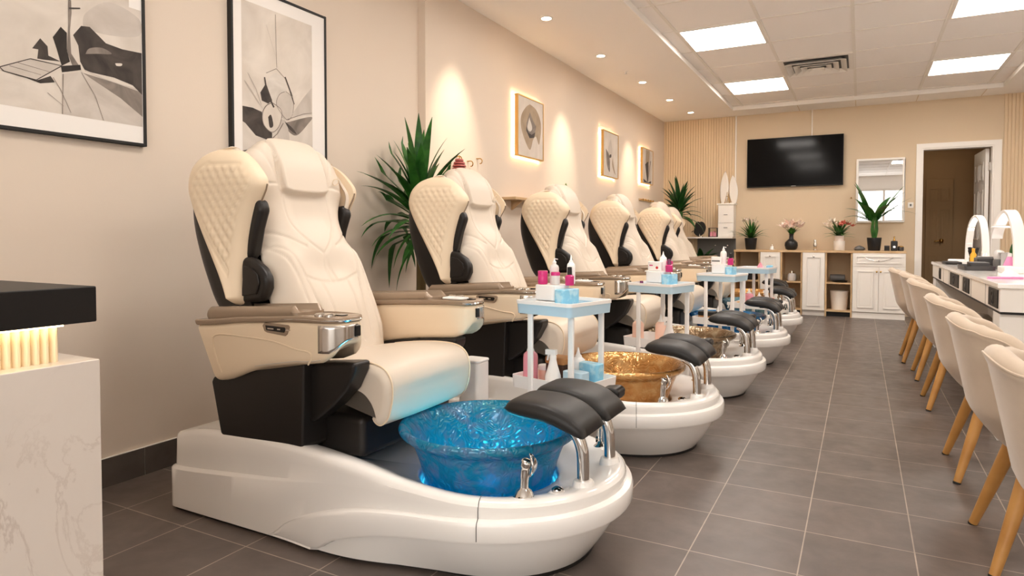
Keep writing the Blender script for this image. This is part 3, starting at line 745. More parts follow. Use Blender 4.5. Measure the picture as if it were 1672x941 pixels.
def pads(root, s):
    OX = 1.4 - (.085 if s > 0 else 0)
    # black shoulder bolster and the ear below it
    P = [(-1.92, 1.135), (-1.885, 1.14), (-1.868, 1.10), (-1.895, 1.03), (-1.918, .94), (-1.96, .90), (-1.99, .93), (-1.98, 1.02), (-1.94, 1.12)]
    m = MB(); m.prism([(x + OX, z) for x, z in P], 'y', s*.235, s*.285); a = m.build('shoulder_pad', M['black'], root, bevel=.018, seg=4)
    P = [(-1.95, .935), (-1.905, .925), (-1.855, .895), (-1.828, .86), (-1.828, .82), (-1.85, .775), (-1.96, .76), (-1.985, .80), (-1.98, .88)]
    m = MB(); m.prism([(x + OX, z) for x, z in P], 'y', s*.255, s*.30); b = m.build('bolster', M['black'], root, bevel=.02, seg=4)
    P = [(-1.94, .90), (-1.90, .893), (-1.868, .868), (-1.86, .84), (-1.875, .80), (-1.95, .79)]
    m = MB(); m.prism([(x + OX, z) for x, z in P], 'y', s*.298, s*.306); m.build('bolster_panel', M['black'], b, bevel=.005, seg=2)

def shell(root):
    xb = [(.60, -2.0), (.74, -2.15), (.85, -2.20), (.95, -2.228), (1.05, -2.246), (1.15, -2.240), (1.22, -2.215), (1.28, -2.17), (1.31, -2.12), (1.33, -2.06)]
    xf = [(.60, -1.80), (.74, -1.90), (.85, -1.955), (1.0, -2.03), (1.15, -2.10), (1.25, -2.09), (1.33, -2.04)]
    rs = []
    for j in range(40):
        z = lerp(.60, 1.33, j / 39); a, b = sinterp(z, xb) + .0, sinterp(z, xf)
        W_ = sinterp(z, [(.6, .27), (.75, .292), (1.0, .312), (1.2, .308), (1.28, .29), (1.33, .20)])
        ring = []
        for k in range(25):
            th = -PI/2 + PI*k/24
            x = b - (b - a) * max(0, math.cos(th)) ** .24; y = W_ * math.copysign(abs(math.sin(th)) ** .5, math.sin(th))
            ring.append((x + OX, y, z))
        rs.append(ring)
    m = MB(); m.rings(rs); m.build('back_shell', M['black'], root, smooth=60)

def seat(root):
    prof = smoothpath2([(-1.76, .555), (-1.6, .578), (-1.46, .588), (-1.375, .578), (-1.335, .54), (-1.328, .48), (-1.345, .415), (-1.375, .385), (-1.405, .395), (-1.425, .44), (-1.47, .468), (-1.6, .472), (-1.75, .475), (-1.785, .51)], 4)[:-1]
    cx = sum(p[0] for p in prof) / len(prof); cz = sum(p[1] for p in prof) / len(prof)
    n = len(prof); rs = []
    ys = [-.255, -.253, -.247, -.237, -.222] + [-.222 + .444*k/14 for k in range(1, 14)] + [.222, .237, .247, .253, .255]
    for y in ys:
        e = clamp((.255 - abs(y)) / .033); ins = .03 * (1 - (1 - (1 - e) ** 2) ** .5)
        cr = .012 * (1 - (y / .25) ** 2)
        ring = []
        for i, p in enumerate(prof):
            a = Vector(prof[i-1]); b = Vector(prof[(i+1) % n]); d = (b - a).normalized(); q = (-d.y, d.x)
            sg = 1 if True else -1
            ring.append((p[0] - q[0]*(ins - cr*(1 if p[1] > .5 else .3)) + OX, y, p[1] - q[1]*(ins - cr*(1 if p[1] > .5 else .3))))
        rs.append(ring)
    m = MB(); m.rings(rs); st = m.build('seat_cushion', M['cream'], root, smooth=70)
    for s in (-1, 1):
        w = MB(); w.tube([(p[0] + OX, s*.236, p[1] + .001) for p in prof[2:34]], .0028, 6); w.build('piping', M['cream_lit'], st)

def undercarriage(root):
    m = MB(); m.box(-2.0 + OX, -1.43 + OX, -.262, .262, .27, .41); pd = m.build('seat_pedestal', M['black'], root, bevel=.025, seg=3)
    for s in (-1, 1):
        P = [(-2.03, .488), (-2.02, .506), (-1.90, .535), (-1.75, .568), (-1.58, .592), (-1.585, .45), (-1.59, .318), (-1.60, .305), (-1.97, .298), (-1.985, .31)]
        m = MB(); m.prism([(x + OX, z) for x, z in P], 'y', s*.255, s*.372); m.build('side_skirt', M['black'], root, bevel=.014, seg=3)
        P = [(-1.62, .585), (-1.40, .605), (-1.405, .575), (-1.44, .51), (-1.50, .45), (-1.57, .40), (-1.62, .38)]
        m = MB(); m.prism([(x + OX, z) for x, z in P], 'y', s*.25, s*.335); m.build('arm_bracket', M['black'], root, bevel=.014, seg=3)

def basin(root):
    BX = -1.105 + OX; z0 = .075
    prof = [(.0, 0), (.15, 0), (.178, .008), (.192, .03), (.204, .08), (.219, .13), (.236, .18), (.251, .215), (.262, .232), (.280, .243), (.294, .254), (.298, .264), (.294, .272), (.284, .275), (.270, .268), (.254, .25), (.240, .222), (.225, .178), (.208, .13), (.193, .08), (.178, .034), (.15, .018), (0, .016)]
    pr = [(p[0]*1.02, p[2]*1.10) for p in smoothpath([(r, 0, z) for r, z in prof], 3)]
    m = MB(); n = 72
    rs = [[(max(r, .0004)*(1 + .006*math.cos(12*2*PI*i/n)*(1 if .02 < z < .24 else 0))*math.cos(2*PI*i/n), max(r, .0004)*(1 + .006*math.cos(12*2*PI*i/n)*(1 if .02 < z < .24 else 0))*math.sin(2*PI*i/n), z) for i in range(n)] for r, z in pr]
    m.rings(rs, cap0=False, cap1=False)
    b = m.build('basin', M['bowl_blue'], root, loc=(BX, 0, z0), smooth=80)
    w = MB(); w.lathe([(.0, .0), (.199, 0), (.2005, .002)], 40, (0, 0, .118), cap0=False, cap1=False); w.build('water', M['water'], b)
    d = MB(); d.lathe([(.0, 0.02), (.03, .02), (.032, .024), (.02, .03), (0, .031)], 20); d.build('drain_plug', M['chrome'], b)
    return b

def footrest(root):
    fr = MB(); fr.box(-.84 + OX, -.745 + OX, -.12, .12, .446, .462); f = fr.build('footrest', M['black_m'], root, bevel=.004)
    for s in (-1, 1):
        m = MB()
        # pad: arched in x, rounded all round
        nx, ny = 26, 22; top = []
        def pad(u, v, topside):
            a = 2*u - 1; b = 2*v - 1
            ed = ((1 - abs(a) ** 4) * (1 - abs(b) ** 5)) ** .42 if abs(a) < 1 and abs(b) < 1 else 0
            x = lerp(-.945, -.685, u); y = s * (.104 + b * .1015 * (1 - .14*abs(a)**3))
            zc = .482 - .034 * max(0, a + .2) ** 2 + .004 * (-a)
            return (x + OX, y, zc + (.034 * ed if topside else -.026 * ed))
        m.grid(lambda u, v: pad(u, v, True), nx, ny); m.grid(lambda u, v: pad(u, v, False), nx, ny)
        m.build('footrest_pad', M['blackpad'], f, smooth=75)
        pt_ = MB(); P = smoothpath([(-.715, s*.115, .24), (-.716, s*.115, .33), (-.722, s*.115, .38), (-.742, s*.115, .42), (-.775, s*.115, .44)], 6)
        pt_.tube([(x + OX, y, z) for x, y, z in P],   .0185, 16); p_ = pt_.build('post', M['chrome'], root, smooth=60)
        k = MB(); k.lathe([(.034, 0), (.033, .02), (.030, .032), (.027, .036), (.018, .036)], 24, (-.715 + OX, s*.115, .247)); k.build('post_socket', M['gelcoat'], p_, smooth=50)
    kb = MB(); kb.prism([(-.79 + OX, .445), (-.72 + OX, .445), (-.715 + OX, .478), (-.735 + OX, .488), (-.785 + OX, .48)], 'y', .205, .285); kb.build('adjuster_handle', M['blackpad'], f, bevel=.012, seg=3)

def fittings(root):
    def dz(m, name, mt, par=root): return m.build(name, mt, par, smooth=50)
    x, y, z = -.835 + OX, -.268, .252
    f = MB(); f.lathe([(.034, 0), (.034, .006), (.028, .016), (.022, .03), (.014, .036), (.012, .04)], 24, (x, y, z))
    f.tube(smoothpath([(x, y, z + .03), (x + .002, y, z + .07), (x + .006, y, z + .10), (x + .012, y, z + .118)], 5), [.0125]*5 + [.0135]*5 + [.017]*3 + [.018, .016, .012], 14)
    fa = dz(f, 'faucet', M['chrome'])
    h = MB(); h.grid(lambda u, v: (x + .02 + .018*math.sin(PI*v)*(1 - .2*u), y + (.016*(2*u - 1))*(1 - abs(2*v - 1)**3), z + .07 + .07*v), 8, 10)
    h.build('lever', M['chrome'], fa).modifiers.new('s', 'SOLIDIFY').thickness = .005
    kx, ky = -.765 + OX, -.19
    k = MB(); k.lathe([(.030, 0), (.030, .005), (.022, .012), (.018, .014)], 24, (kx, ky, z)); kk = k.build('control_knob', M['whitep'], root, smooth=50)
    k = MB(); k.lathe([(.018, .012), (.018, .02), (.010, .026), (0, .027)], 20, (kx, ky, z)); k.build('knob_cap', M['chrome'], kk, smooth=50)
    sx, sy = -.80 + OX, .27
    k = MB(); k.lathe([(.034, 0), (.032, .008), (.018, .02), (.014, .03)], 20, (sx, sy, z))
    k.grid(lambda u, v: (sx + .045*(u - .5), sy + .012*math.sin(2*PI*u) , z + .02 + .06*v*(1 - (2*u - 1)**2*.7)), 10, 8)
    dz(k, 'sprayer', M['chrome'])

def make_pedicure_chair(yc):
    r = thing('pedicure_chair', '', 'pedicure chair', (-OX, yc, 0))
    base_part(r); undercarriage(r); seat(r); backrest(r); shell(r)
    for s in (-1, 1): armrest(r, s); wing(r, s); pads(r, s)
    basin(r); footrest(r); fittings(r)
    return r
CH = [(0, 1.91, 'cream massage pedicure chair with glowing bright blue glass bowl, nearest the camera', 'bowl_blue'),
      (.06, 3.16, 'cream massage pedicure chair with shiny amber gold bowl, second in the row', 'bowl_gold'),
      (.10, 4.40, 'cream massage pedicure chair with brown bronze bowl, third in the row', 'bowl_bronze'),
      (.14, 5.60, 'cream massage pedicure chair with cobalt blue bowl, fourth in the row', 'bowl_cobalt'),
      (.13, 6.98, 'cream massage pedicure chair with smoky teal bowl, fifth in the row', 'bowl_teal'),
      (-.06, 8.22, 'cream massage pedicure chair farthest from the camera, last of the row', 'bowl_gold')]
chair0 = make_pedicure_chair(CH[0][1])
for i, (dx, y, lb, bm_) in enumerate(CH):
    c = chair0 if i == 0 else copy_tree(chair0)
    c.location = (-OX + dx, y, 0); tag(c, lb, 'pedicure chair', 'pedicure chairs along the left wall')
    for ch in c.children:
        if ch.name.startswith('basin'):
            ch.material_slots[0].link = 'OBJECT'; ch.material_slots[0].material = M[bm_]
            if i not in (0, 3):
                for q in c.children_recursive:
                    if q.name.startswith('led_ring'): bpy.data.objects.remove(q)
            if i not in (0, 3):
                for k in list(ch.children):
                    if k.name.startswith('water'): bpy.data.objects.remove(k)
def led(x, y, z, e, col=(.05, .5, 1.0), r=.06):
    l = bpy.data.lights.new('basin_led', 'POINT'); l.energy = e; l.color = col; l.shadow_soft_size = r
    o = bpy.data.objects.new('basin_led', l); COL.objects.link(o); o.location = (x, y, z); return o
led(-1.105, CH[0][1], .20, 1.5, (.06, .72, .95), r=.05); led(-1.105, CH[0][1], .14, 1.6, (.06, .72, .95), r=.04); led(-.965, CH[3][1], .22, .35, (.06, .5, 1.0), r=.05)
# ------------------------------------------------------------------ framed pictures (all hang in the plane of the left wall)
def poly_yz(m, pts, x, mi):
    o = len(m.v); m.v += [(x, a, b) for a, b in pts]; m.f.append(tuple(range(o, o + len(pts)))); m.mi.append(mi)
def ink(name, c1, c2, scale=9):
    m, nt, b = nodes(name); tc = N(nt, 'ShaderNodeTexCoord')
    n = N(nt, 'ShaderNodeTexNoise', Scale=scale, Detail=6.0, Distortion=1.2); L(nt, tc.outputs['Object'], n.inputs['Vector'])
    r = N(nt, 'ShaderNodeMapRange'); r.inputs['From Min'].default_value = .32; r.inputs['From Max'].default_value = .68
    mx = N(nt, 'ShaderNodeMix', data_type='RGBA'); mx.inputs[6].default_value = c1; mx.inputs[7].default_value = c2
    L(nt, n.outputs['Fac'], r.inputs['Value']); L(nt, r.outputs['Result'], mx.inputs[0]); L(nt, mx.outputs[2], b.inputs['Base Color'])
    b.inputs['Roughness'].default_value = .6; b.inputs['Specular IOR Level'].default_value = .2
    return m
INK = [ink('art_paper', rgb(222, 213, 203), rgb(204, 194, 183), 4), ink('ink_wash', rgb(188, 178, 168), rgb(206, 197, 188), 6), ink('ink_grey', rgb(150, 139, 130), rgb(112, 103, 96), 8),
       ink('ink_dark', rgb(58, 52, 49), rgb(84, 76, 71), 9), ink('ink_light', rgb(222, 215, 207), rgb(200, 192, 183), 7), ink('ink_black', rgb(44, 39, 37), rgb(58, 52, 48), 9),
       ink('ink_taupe', rgb(176, 157, 134), rgb(158, 138, 116), 7)]
M['mat_board'] = mat('mat_board', rgb(240, 235, 230), .8)
def strokes(m, pts, w, x, mi):
    for (a, b), (c_, d_) in zip(pts, pts[1:]):
        l = math.hypot(c_ - a, d_ - b) or 1; nx, ny = -(d_ - b) / l * w, (c_ - a) / l * w
        poly_yz(m, [(a - nx, b - ny), (c_ - nx*.8, d_ - ny*.8), (c_ + nx*.8, d_ + ny*.8), (a + nx, b + ny)], x, mi)
def smp(pts, k=5):
    q = smoothpath([(0, a, b) for a, b in pts + pts[:1]], k)[:-1]; return [(p[1], p[2]) for p in q]
def frame_mesh(y0, y1, z0, z1, x0, x1, fw):
    m = MB(); m.box(x0, x1, y0, y0 + fw, z0, z1); m.box(x0, x1, y1 - fw, y1, z0, z1); m.box(x0, x1, y0 + fw, y1 - fw, z0, z0 + fw); m.box(x0, x1, y0 + fw, y1 - fw, z1 - fw, z1); return m
def picture(label, y0, y1, z0, z1, x0, x1, fw, fmat, prn, shapes, lines=(), glow=False, group=None, name='framed_print'):
    cy, cz = (y0 + y1) / 2, (z0 + z1) / 2
    t = thing(name, label, 'wall picture', (x0, cy, cz), group=group)
    def loc(m): return m.shift(-x0, -cy, -cz)
    loc(frame_mesh(y0, y1, z0, z1, x0, x1, fw)).build('frame', fmat, t, bevel=.0015, smooth=0)
    m = MB(); m.box(x0 + .002, x1 - .006, y0 + fw, y1 - fw, z0 + fw, z1 - fw); loc(m).build('mat_board', M['mat_board'], t, smooth=0)
    p = MB(); X = x1 - .0056; e = .00012
    poly_yz(p, prn, X, 0)
    for i, (mi, pts, sm) in enumerate(shapes): poly_yz(p, smp(pts) if sm else pts, X + e * (i + 1), mi)
    for i, (mi, pts, w_) in enumerate(lines): strokes(p, pts, w_, X + e * (len(shapes) + 1 + i*.5), mi)
    loc(p).build('art_print', INK, t, smooth=0, fix=False)
    if glow:
        g = MB(); g_ = .012
        for a, b, c_, d_ in ((y0 + g_, y1 - g_, z0 + g_, z0 + g_ + .012), (y0 + g_, y1 - g_, z1 - g_ - .012, z1 - g_), (y0 + g_, y0 + g_ + .012, z0 + g_, z1 - g_), (y1 - g_ - .012, y1 - g_, z0 + g_, z1 - g_)):
            g.box(x0 - .012, x0 - .004, a, b, c_, d_)
        loc(g).build('led_strip', M['strip'], t, smooth=0)
        s = MB(); s.box(XF - .001, x0 + .003, cy - .16, cy + .16, cz - .16, cz + .16); loc(s).build('standoff', M['gold'], t, smooth=0)
    return t
mass = [(1.423,1.764),(1.453,1.807),(1.484,1.812),(1.522,1.783),(1.545,1.765),(1.61,1.758),(1.690,1.762),(1.690,1.59),(1.65,1.622),(1.575,1.637),(1.511,1.638),(1.465,1.639),(1.447,1.67),(1.441,1.73)]
picture('large black framed ink print with a wide dark mass, hanging nearest the counter', .92, 1.705, 1.378, 2.30, XL, XL + .028, .012, M['black_m'],
    [(1.0, 1.462), (1.690, 1.458), (1.690, 1.935), (1.64, 1.935), (1.64, 2.22), (1.0, 2.22)],
    [(1, [(1.381,1.609),(1.45,1.632),(1.575,1.619),(1.69,1.611),(1.69,1.46),(1.378,1.46)], False), (1, [(1.46, 1.80), (1.56, 1.80), (1.68, 1.83), (1.68, 1.90), (1.56, 1.93), (1.47, 1.86)], True),
     (2, [(1.455,1.63),(1.575,1.617),(1.69,1.60),(1.69,1.50),(1.60, 1.56)], False),
     (3, mass, False), (2, [(1.467,1.704),(1.482,1.729),(1.529,1.743),(1.567,1.729),(1.513,1.716)], True), (3, [(1.283,1.679),(1.31,1.722),(1.334,1.699),(1.336,1.666),(1.378,1.654),(1.319,1.647),(1.299,1.646),(1.303,1.68)], False),
     (5, [(1.352,1.737),(1.38,1.783),(1.401,1.766),(1.4,1.705),(1.41,1.661),(1.381,1.639),(1.365,1.696)], False), (2, [(1.407,1.889),(1.418,1.893),(1.419,1.847),(1.412,1.776),(1.415,1.693),(1.447,1.647),(1.421,1.641),(1.4,1.697),(1.406,1.797)], False),
     (3, [(1.179,1.579),(1.229,1.576),(1.307,1.559),(1.356,1.573),(1.342,1.593),(1.294,1.566),(1.235,1.571)], False), (1, [(1.18,1.589),(1.276,1.64),(1.381,1.639),(1.294,1.568),(1.192,1.578)], False), (5, [(1.378,1.638),(1.447,1.658),(1.449,1.639),(1.381,1.615)], False),
     (0, [(1.58, 1.695), (1.606, 1.70), (1.604, 1.69), (1.585, 1.686)], True)],
    [(3, [(1.18,1.589),(1.276,1.64),(1.381,1.639),(1.294,1.568),(1.192,1.578),(1.18,1.589)], .0018), (2, [(1.21,1.60),(1.31,1.59)], .0012), (2, [(1.235,1.617),(1.34,1.607)], .0012), (2, [(1.385,1.61),(1.38,1.46)], .0015), (3, [(1.41, 1.89), (1.41, 2.20)], .004), (2, [(1.35, 1.59), (1.375, 1.55), (1.41, 1.47)], .001),
     (2, [(1.45, 1.63), (1.50, 1.55), (1.53, 1.46)], .001), (3, [(1.41, 1.86), (1.45, 1.872)], .003), (2, [(1.33, 1.53), (1.385, 1.49)], .0008), (4, [(1.46, 1.642), (1.55, 1.622), (1.62, 1.612)], .0012)])
picture('tall black framed ink print with a pale flower shape, second from the counter', 2.125, 2.75, 1.34, 2.222, XL, XL + .028, .012, M['black_m'],
    [(2.188, 1.42), (2.645, 1.42), (2.645, 2.145), (2.188, 2.145)],
    [(1, [(2.491,1.63),(2.577,1.742),(2.64,1.81),(2.64,1.666)], False), (4, [(2.40, 1.84), (2.46, 1.80), (2.46, 1.70), (2.40, 1.66), (2.34, 1.72), (2.35, 1.80)], True),
     (1, [(2.458,1.756),(2.506,1.729),(2.505,1.654),(2.47,1.611),(2.415,1.628),(2.396,1.687),(2.417,1.733)], True), (3, [(2.189,1.635),(2.249,1.636),(2.305,1.625),(2.31,1.58),(2.368,1.528),(2.367,1.486),(2.266,1.503),(2.205,1.554),(2.189,1.561)], False),
     (3, [(2.296,1.719),(2.332,1.772),(2.37,1.693),(2.344,1.673),(2.305,1.681)], False), (2, [(2.449,1.592),(2.636,1.654),(2.605,1.605),(2.532,1.54),(2.476,1.553)], True), (1, [(2.40, 1.60), (2.46, 1.60), (2.48, 1.48), (2.41, 1.47)], True),
     (0, [(2.37,1.682),(2.429,1.651),(2.415,1.576),(2.368,1.533),(2.317,1.561),(2.307,1.615),(2.331,1.66)], True), (3, [(2.343,1.606),(2.362,1.619),(2.375,1.568),(2.352,1.556)], True), (3, [(2.45, 1.60), (2.50, 1.575), (2.53, 1.545), (2.48, 1.565)], True)],
    [(2, [(2.395,2.131),(2.401,1.864)], .0014), (1, [(2.336,2.063),(2.392,1.924)], .0014), (2, [(2.333,1.823),(2.398,1.859),(2.465,1.816),(2.506,1.739)], .0016), (3, [(2.455, 1.83), (2.49, 1.76), (2.515, 1.70)], .004), (2, [(2.46, 1.61), (2.58, 1.66), (2.64, 1.675)], .002), (3, [(2.33, 1.74), (2.36, 1.69), (2.38, 1.66)], .006), (2, smp([(2.37,1.682),(2.429,1.651),(2.415,1.576),(2.368,1.533),(2.317,1.561),(2.307,1.615),(2.331,1.66)]), .0022), (2, smp([(2.458,1.756),(2.506,1.729),(2.505,1.654),(2.47,1.611),(2.415,1.65),(2.396,1.687),(2.417,1.733)]), .0015), (1, [(2.48, 1.62), (2.56, 1.72), (2.63, 1.79)], .0012), (1, [(2.48, 1.62), (2.60, 1.73), (2.64, 1.75)], .0012), (1, [(2.31, 1.64), (2.24, 1.72), (2.20, 1.76)], .003), (2, [(2.33, 1.47), (2.40, 1.53), (2.44, 1.59)], .003), (2, [(2.30, 1.66), (2.27, 1.73), (2.22, 1.80)], .001), (3, [(2.345, 1.70), (2.33, 1.76), (2.322, 1.80)], .005)])
SG = 'small gold framed pictures lit from behind'
def rect(y0, y1, z0, z1): return [(y0, z0), (y1, z0), (y1, z1), (y0, z1)]
picture('small gold framed picture of a brown pear shape, backlit, nearest of three', 4.882, 5.39, 1.693, 2.21, XF + .02, XF + .055, .010, M['gold'], rect(4.894, 5.378, 1.705, 2.198),
    [(6, [(5.117,2.159),(5.233,2.134),(5.313,2.067),(5.34,1.978),(5.301,1.833),(5.239,1.894),(5.182,1.864),(5.118,1.765),(5.006,1.852),(4.945,1.953),(4.956,2.042),(5.042,2.123)], True), (2, [(5.117,2.091),(5.181,2.023),(5.239,1.986),(5.208,1.89),(5.118,1.867),(5.042,1.923),(5.054,1.992)], False),
     (4, [(5.104,2.044),(5.161,1.963),(5.118,1.923),(5.067,1.949)], True), (3, [(5.05, 1.96), (5.09, 1.91), (5.15, 1.90), (5.22, 1.93), (5.20, 1.88), (5.11, 1.865), (5.05, 1.92)], False)], glow=True, group=SG)
picture('small gold framed picture of a thin tulip shape, backlit, second of three', 6.947, 7.46, 1.695, 2.212, XF + .02, XF + .055, .010, M['gold'], rect(6.959, 7.448, 1.707, 2.20),
    [(1, [(7.196,2.138),(7.256,1.989),(7.178,1.861),(7.11,2.002)], True), (2, [(7.037,2.008),(7.155,1.933),(7.171,1.757),(7.07,1.836)], True), (6, [(7.333,2.036),(7.276,1.901),(7.37,1.736),(7.245,1.853)], True), (3, [(7.159,1.951),(7.212,1.962),(7.213,1.929),(7.16,1.919)], True)], glow=True, group=SG)
picture('small gold framed picture with dark vertical petals, backlit, farthest of three', 8.43, 8.925, 1.727, 2.197, XF + .02, XF + .055, .010, M['gold'], rect(8.442, 8.913, 1.739, 2.185),
    [(1, [(8.50, 1.76), (8.85, 1.76), (8.86, 2.17), (8.50, 2.17)], False), (6, [(8.589,2.18),(8.772,2.18),(8.746,2.02),(8.594,1.97)], False), (3, [(8.564,1.984),(8.679,1.745),(8.715,2.017)], True), (2, [(8.826,2.046),(8.691,1.745),(8.777,2.023)], True), (3, [(8.48,1.787),(8.691,1.75),(8.846,1.781),(8.84,1.745),(8.511,1.742)], False)], glow=True, group=SG)

# ------------------------------------------------------------------ wall shelves, hooks, ornaments on the left wall
def wall_shelf(label, y0, y1, z, d=.13, x=XF, mt='oak'):
    t = thing('wall_shelf', label, 'shelf', (x, (y0 + y1) / 2, z))
    h = (y1 - y0) / 2
    MB().box(0, d, -h, h, -.022, 0).build('shelf_board', M[mt], t, bevel=.002)
    for s in (-1, 1): MB().prism([(0, -.10), (.012, -.10), (d*.8, -.03), (d*.8, -.022), (0, -.022)], 'y', s*h*.75 - .006, s*h*.75 + .006).build('bracket', M[mt], t)
    return t
wall_shelf('pale wooden wall shelf between the second and third chair backs', 4.70, 6.05, 1.335)
wall_shelf('short wooden wall shelf hidden low behind the second chair back', 3.74, 4.2, 1.40)
t = thing('peg_rail', 'small brass peg rail on the wall under the farthest small picture', 'peg rail', (XF, 8.72, 1.51))
MB().box(0, .012, -.28, .28, -.014, .014).build('rail', M['oak'], t, bevel=.002)
for k in range(5): MB().lathe([(.006, 0), (.006, .03), (.013, .034), (.013, .042), (0, .045)], 12).xf(Matrix.Translation((.012, -.24 + .12*k, 0)) @ Matrix.Rotation(PI/2, 4, 'Y')).build('peg', M['goldm'], t)
for y, z, lb in ((4.02, 1.59, 'brass wall hook nearest the plant, first of three'), (4.176, 1.571, 'brass wall hook, lowest and middle one of three'), (4.31, 1.604, 'brass wall hook farthest from the plant, third of three')):
    m = MB(); m.tube(smoothpath([(0, 0, 0), (.03, 0, 0), (.045, 0, -.015), (.04, 0, -.035), (.025, 0, -.038)], 4), .004, 8); m.lathe([(.014, -.002), (.014, .003), (0, .005)], 14)
    tag(m.build('wall_hook', M['goldm'], loc=(XF, y, z)), lb, 'hook', 'brass hooks on the wall')
t = thing('pinecone_ornament', 'rosy pine cone shaped ornament on the wall shelf beside the big plant', 'ornament', (XF + .07, 3.95, 1.40))
m = MB()
for k in range(8):
    r0 = .045 * math.sin(PI * (k + 1.2) / 10) + .008
    m.lathe([(r0 * .6, .02*k), (r0, .02*k + .006), (r0*.9, .02*k + .018), (r0*.5, .02*k + .022)], 14)
m.build('body', mat('rosy_wood', rgb(150, 70, 66), .5), t)
m = MB(); m.tube([(0, 0, .165), (0, .003, .185)], .004); m.build('stalk', M['goldm'], t)
t = thing('figurine', 'small red, yellow and green figurine on the wall shelf above the third chair', 'ornament', (XF + .07, 5.86, 1.335))
m = MB(); m.lathe([(.03, 0), (.042, .02), (.045, .045), (.036, .065), (.02, .075)], 18); m.build('base', M['red'], t)
m = MB(); m.lathe([(.03, .07), (.034, .085), (.028, .105), (.012, .115)], 18); m.build('body', M['yellow'], t)
m = MB(); m.lathe([(.006, .11), (.022, .125), (.022, .15), (.014, .17), (.005, .19), (0, .2)], 16); m.build('top', M['stem'], t)

# ------------------------------------------------------------------ plants
def leaf(m, base, az, el, Lg, w, droop, n=9, fold=.25, wp=.75, xmin=None, ymax=None, fn=None):
    p = Vector(base); vs = []; st = Lg / n
    for i in range(n + 1):
        t = i / n; e = el - droop * t ** 1.3
        d = Vector((math.cos(az)*math.cos(e), math.sin(az)*math.cos(e), math.sin(e)))
        side = Vector((-math.sin(az), math.cos(az), 0)); nr = side.cross(d)
        ww = w * max(.03, (math.sin(PI * min(1, t*.93 + .07) ** wp)) ** .8)
        q = [p - side*ww + nr*ww*fold, p, p + side*ww + nr*ww*fold]
        if xmin is not None: q = [Vector((max(v.x, xmin + .002*i), v.y, v.z)) for v in q]
        if ymax is not None: q = [Vector((v.x, min(v.y, ymax - .002*i), v.z)) for v in q]
        if fn: q = [fn(v) for v in q]
        vs += q; p = p + d * st
    fs = []
    for i in range(n):
        for k in (0, 1): a = 3*i + k; fs.append((a, a + 1, a + 4, a + 3))
    m.add(vs, fs)
def pot(t, r, h, mt, z=0, square=False):
    if square:
        m = MB(); m.prism(rrect(-r, r, -r, r, .02, 4), 'z', z, z + h)
    else: m = MB(); m.lathe([(r*.78, 0), (r*.82, .006), (r, h - .012), (r*1.0, h), (r*.93, h), (r*.90, h - .02), (0, h - .02)], 28, (0, 0, z))
    m.build('pot', M[mt], t, smooth=50)
    m = MB(); m.lathe([(r*.9, h - .018), (r*.5, h - .012), (0, h - .01)], 20, (0, 0, z), cap0=False); m.build('soil', M['soil'], t)
def plant(label, loc, potr, poth, potm, nl, Lr, w, crown, seed, el=(.1, 1.45), droop=(.5, 1.6), trunk=None, mt='leaf', xmin=None, name='potted_plant', ymax=None, fn=None):
    rnd = random.Random(seed); t = thing(name, label, 'potted plant', loc); pot(t, potr, poth, potm)
    m = MB()
    for i in range(nl):
        f = i / max(1, nl - 1); az = i * 2.399 + rnd.uniform(-.3, .3)
        e = lerp(el[0], el[1], f) + rnd.uniform(-.12, .12); LL = rnd.uniform(*Lr) * (1 - .12*f)
        dr = lerp(droop[1], droop[0], f) * rnd.uniform(.8, 1.15); zc = lerp(crown[0], crown[1], f)
        leaf(m, (.008*math.cos(az), .008*math.sin(az), zc), az, e, LL, w * rnd.uniform(.8, 1.1), dr, xmin=None if xmin is None else xmin - loc[0], ymax=None if ymax is None else ymax - loc[1], fn=fn)
    m.build('foliage', M[mt], t, smooth=60)
    if trunk:
        tr = MB(); tr.tube(smoothpath([(0, 0, poth - .02), (.01, .006, lerp(poth, crown[1], .5)), (0, 0, crown[1])], 6), trunk, 12); tr.build('stem', M['trunk' if trunk > .015 else 'stem'], t)
    return t
plant('tall green dracaena plant with long arching leaves, behind the second chair', (-2.45, 3.36, 0), .14, .30, 'pot_b', 74, (.36, .58), .033, (1.0, 1.27), 3, el=(-.2, 1.5), droop=(.35, 1.5), trunk=.03, xmin=XL + .03, ymax=3.6, fn=lambda v: Vector((min(v.x, lerp(.10, .45, sstep(1.25, 1.45, v.z))), v.y, v.z)) if v.y > -.62 else v)
plant('dark green arching plant in the far corner behind the last chair', (-2.24, 9.16, 0), .16, .34, 'pot_b', 38, (.34, .50), .034, (1.28, 1.45), 5, el=(-.05, 1.45), droop=(.4, 1.5), trunk=.026, mt='leafd', xmin=XF + .03, ymax=YB - .05)
plant('broad leaved dark plant standing under the back wall shelf', (-1.98, 9.38, 0), .14, .34, 'pot_b', 18, (.32, .42), .05, (.58, .66), 8, el=(.2, 1.2), droop=(.9, 1.7), trunk=.02, mt='leafd', ymax=YB - .08)

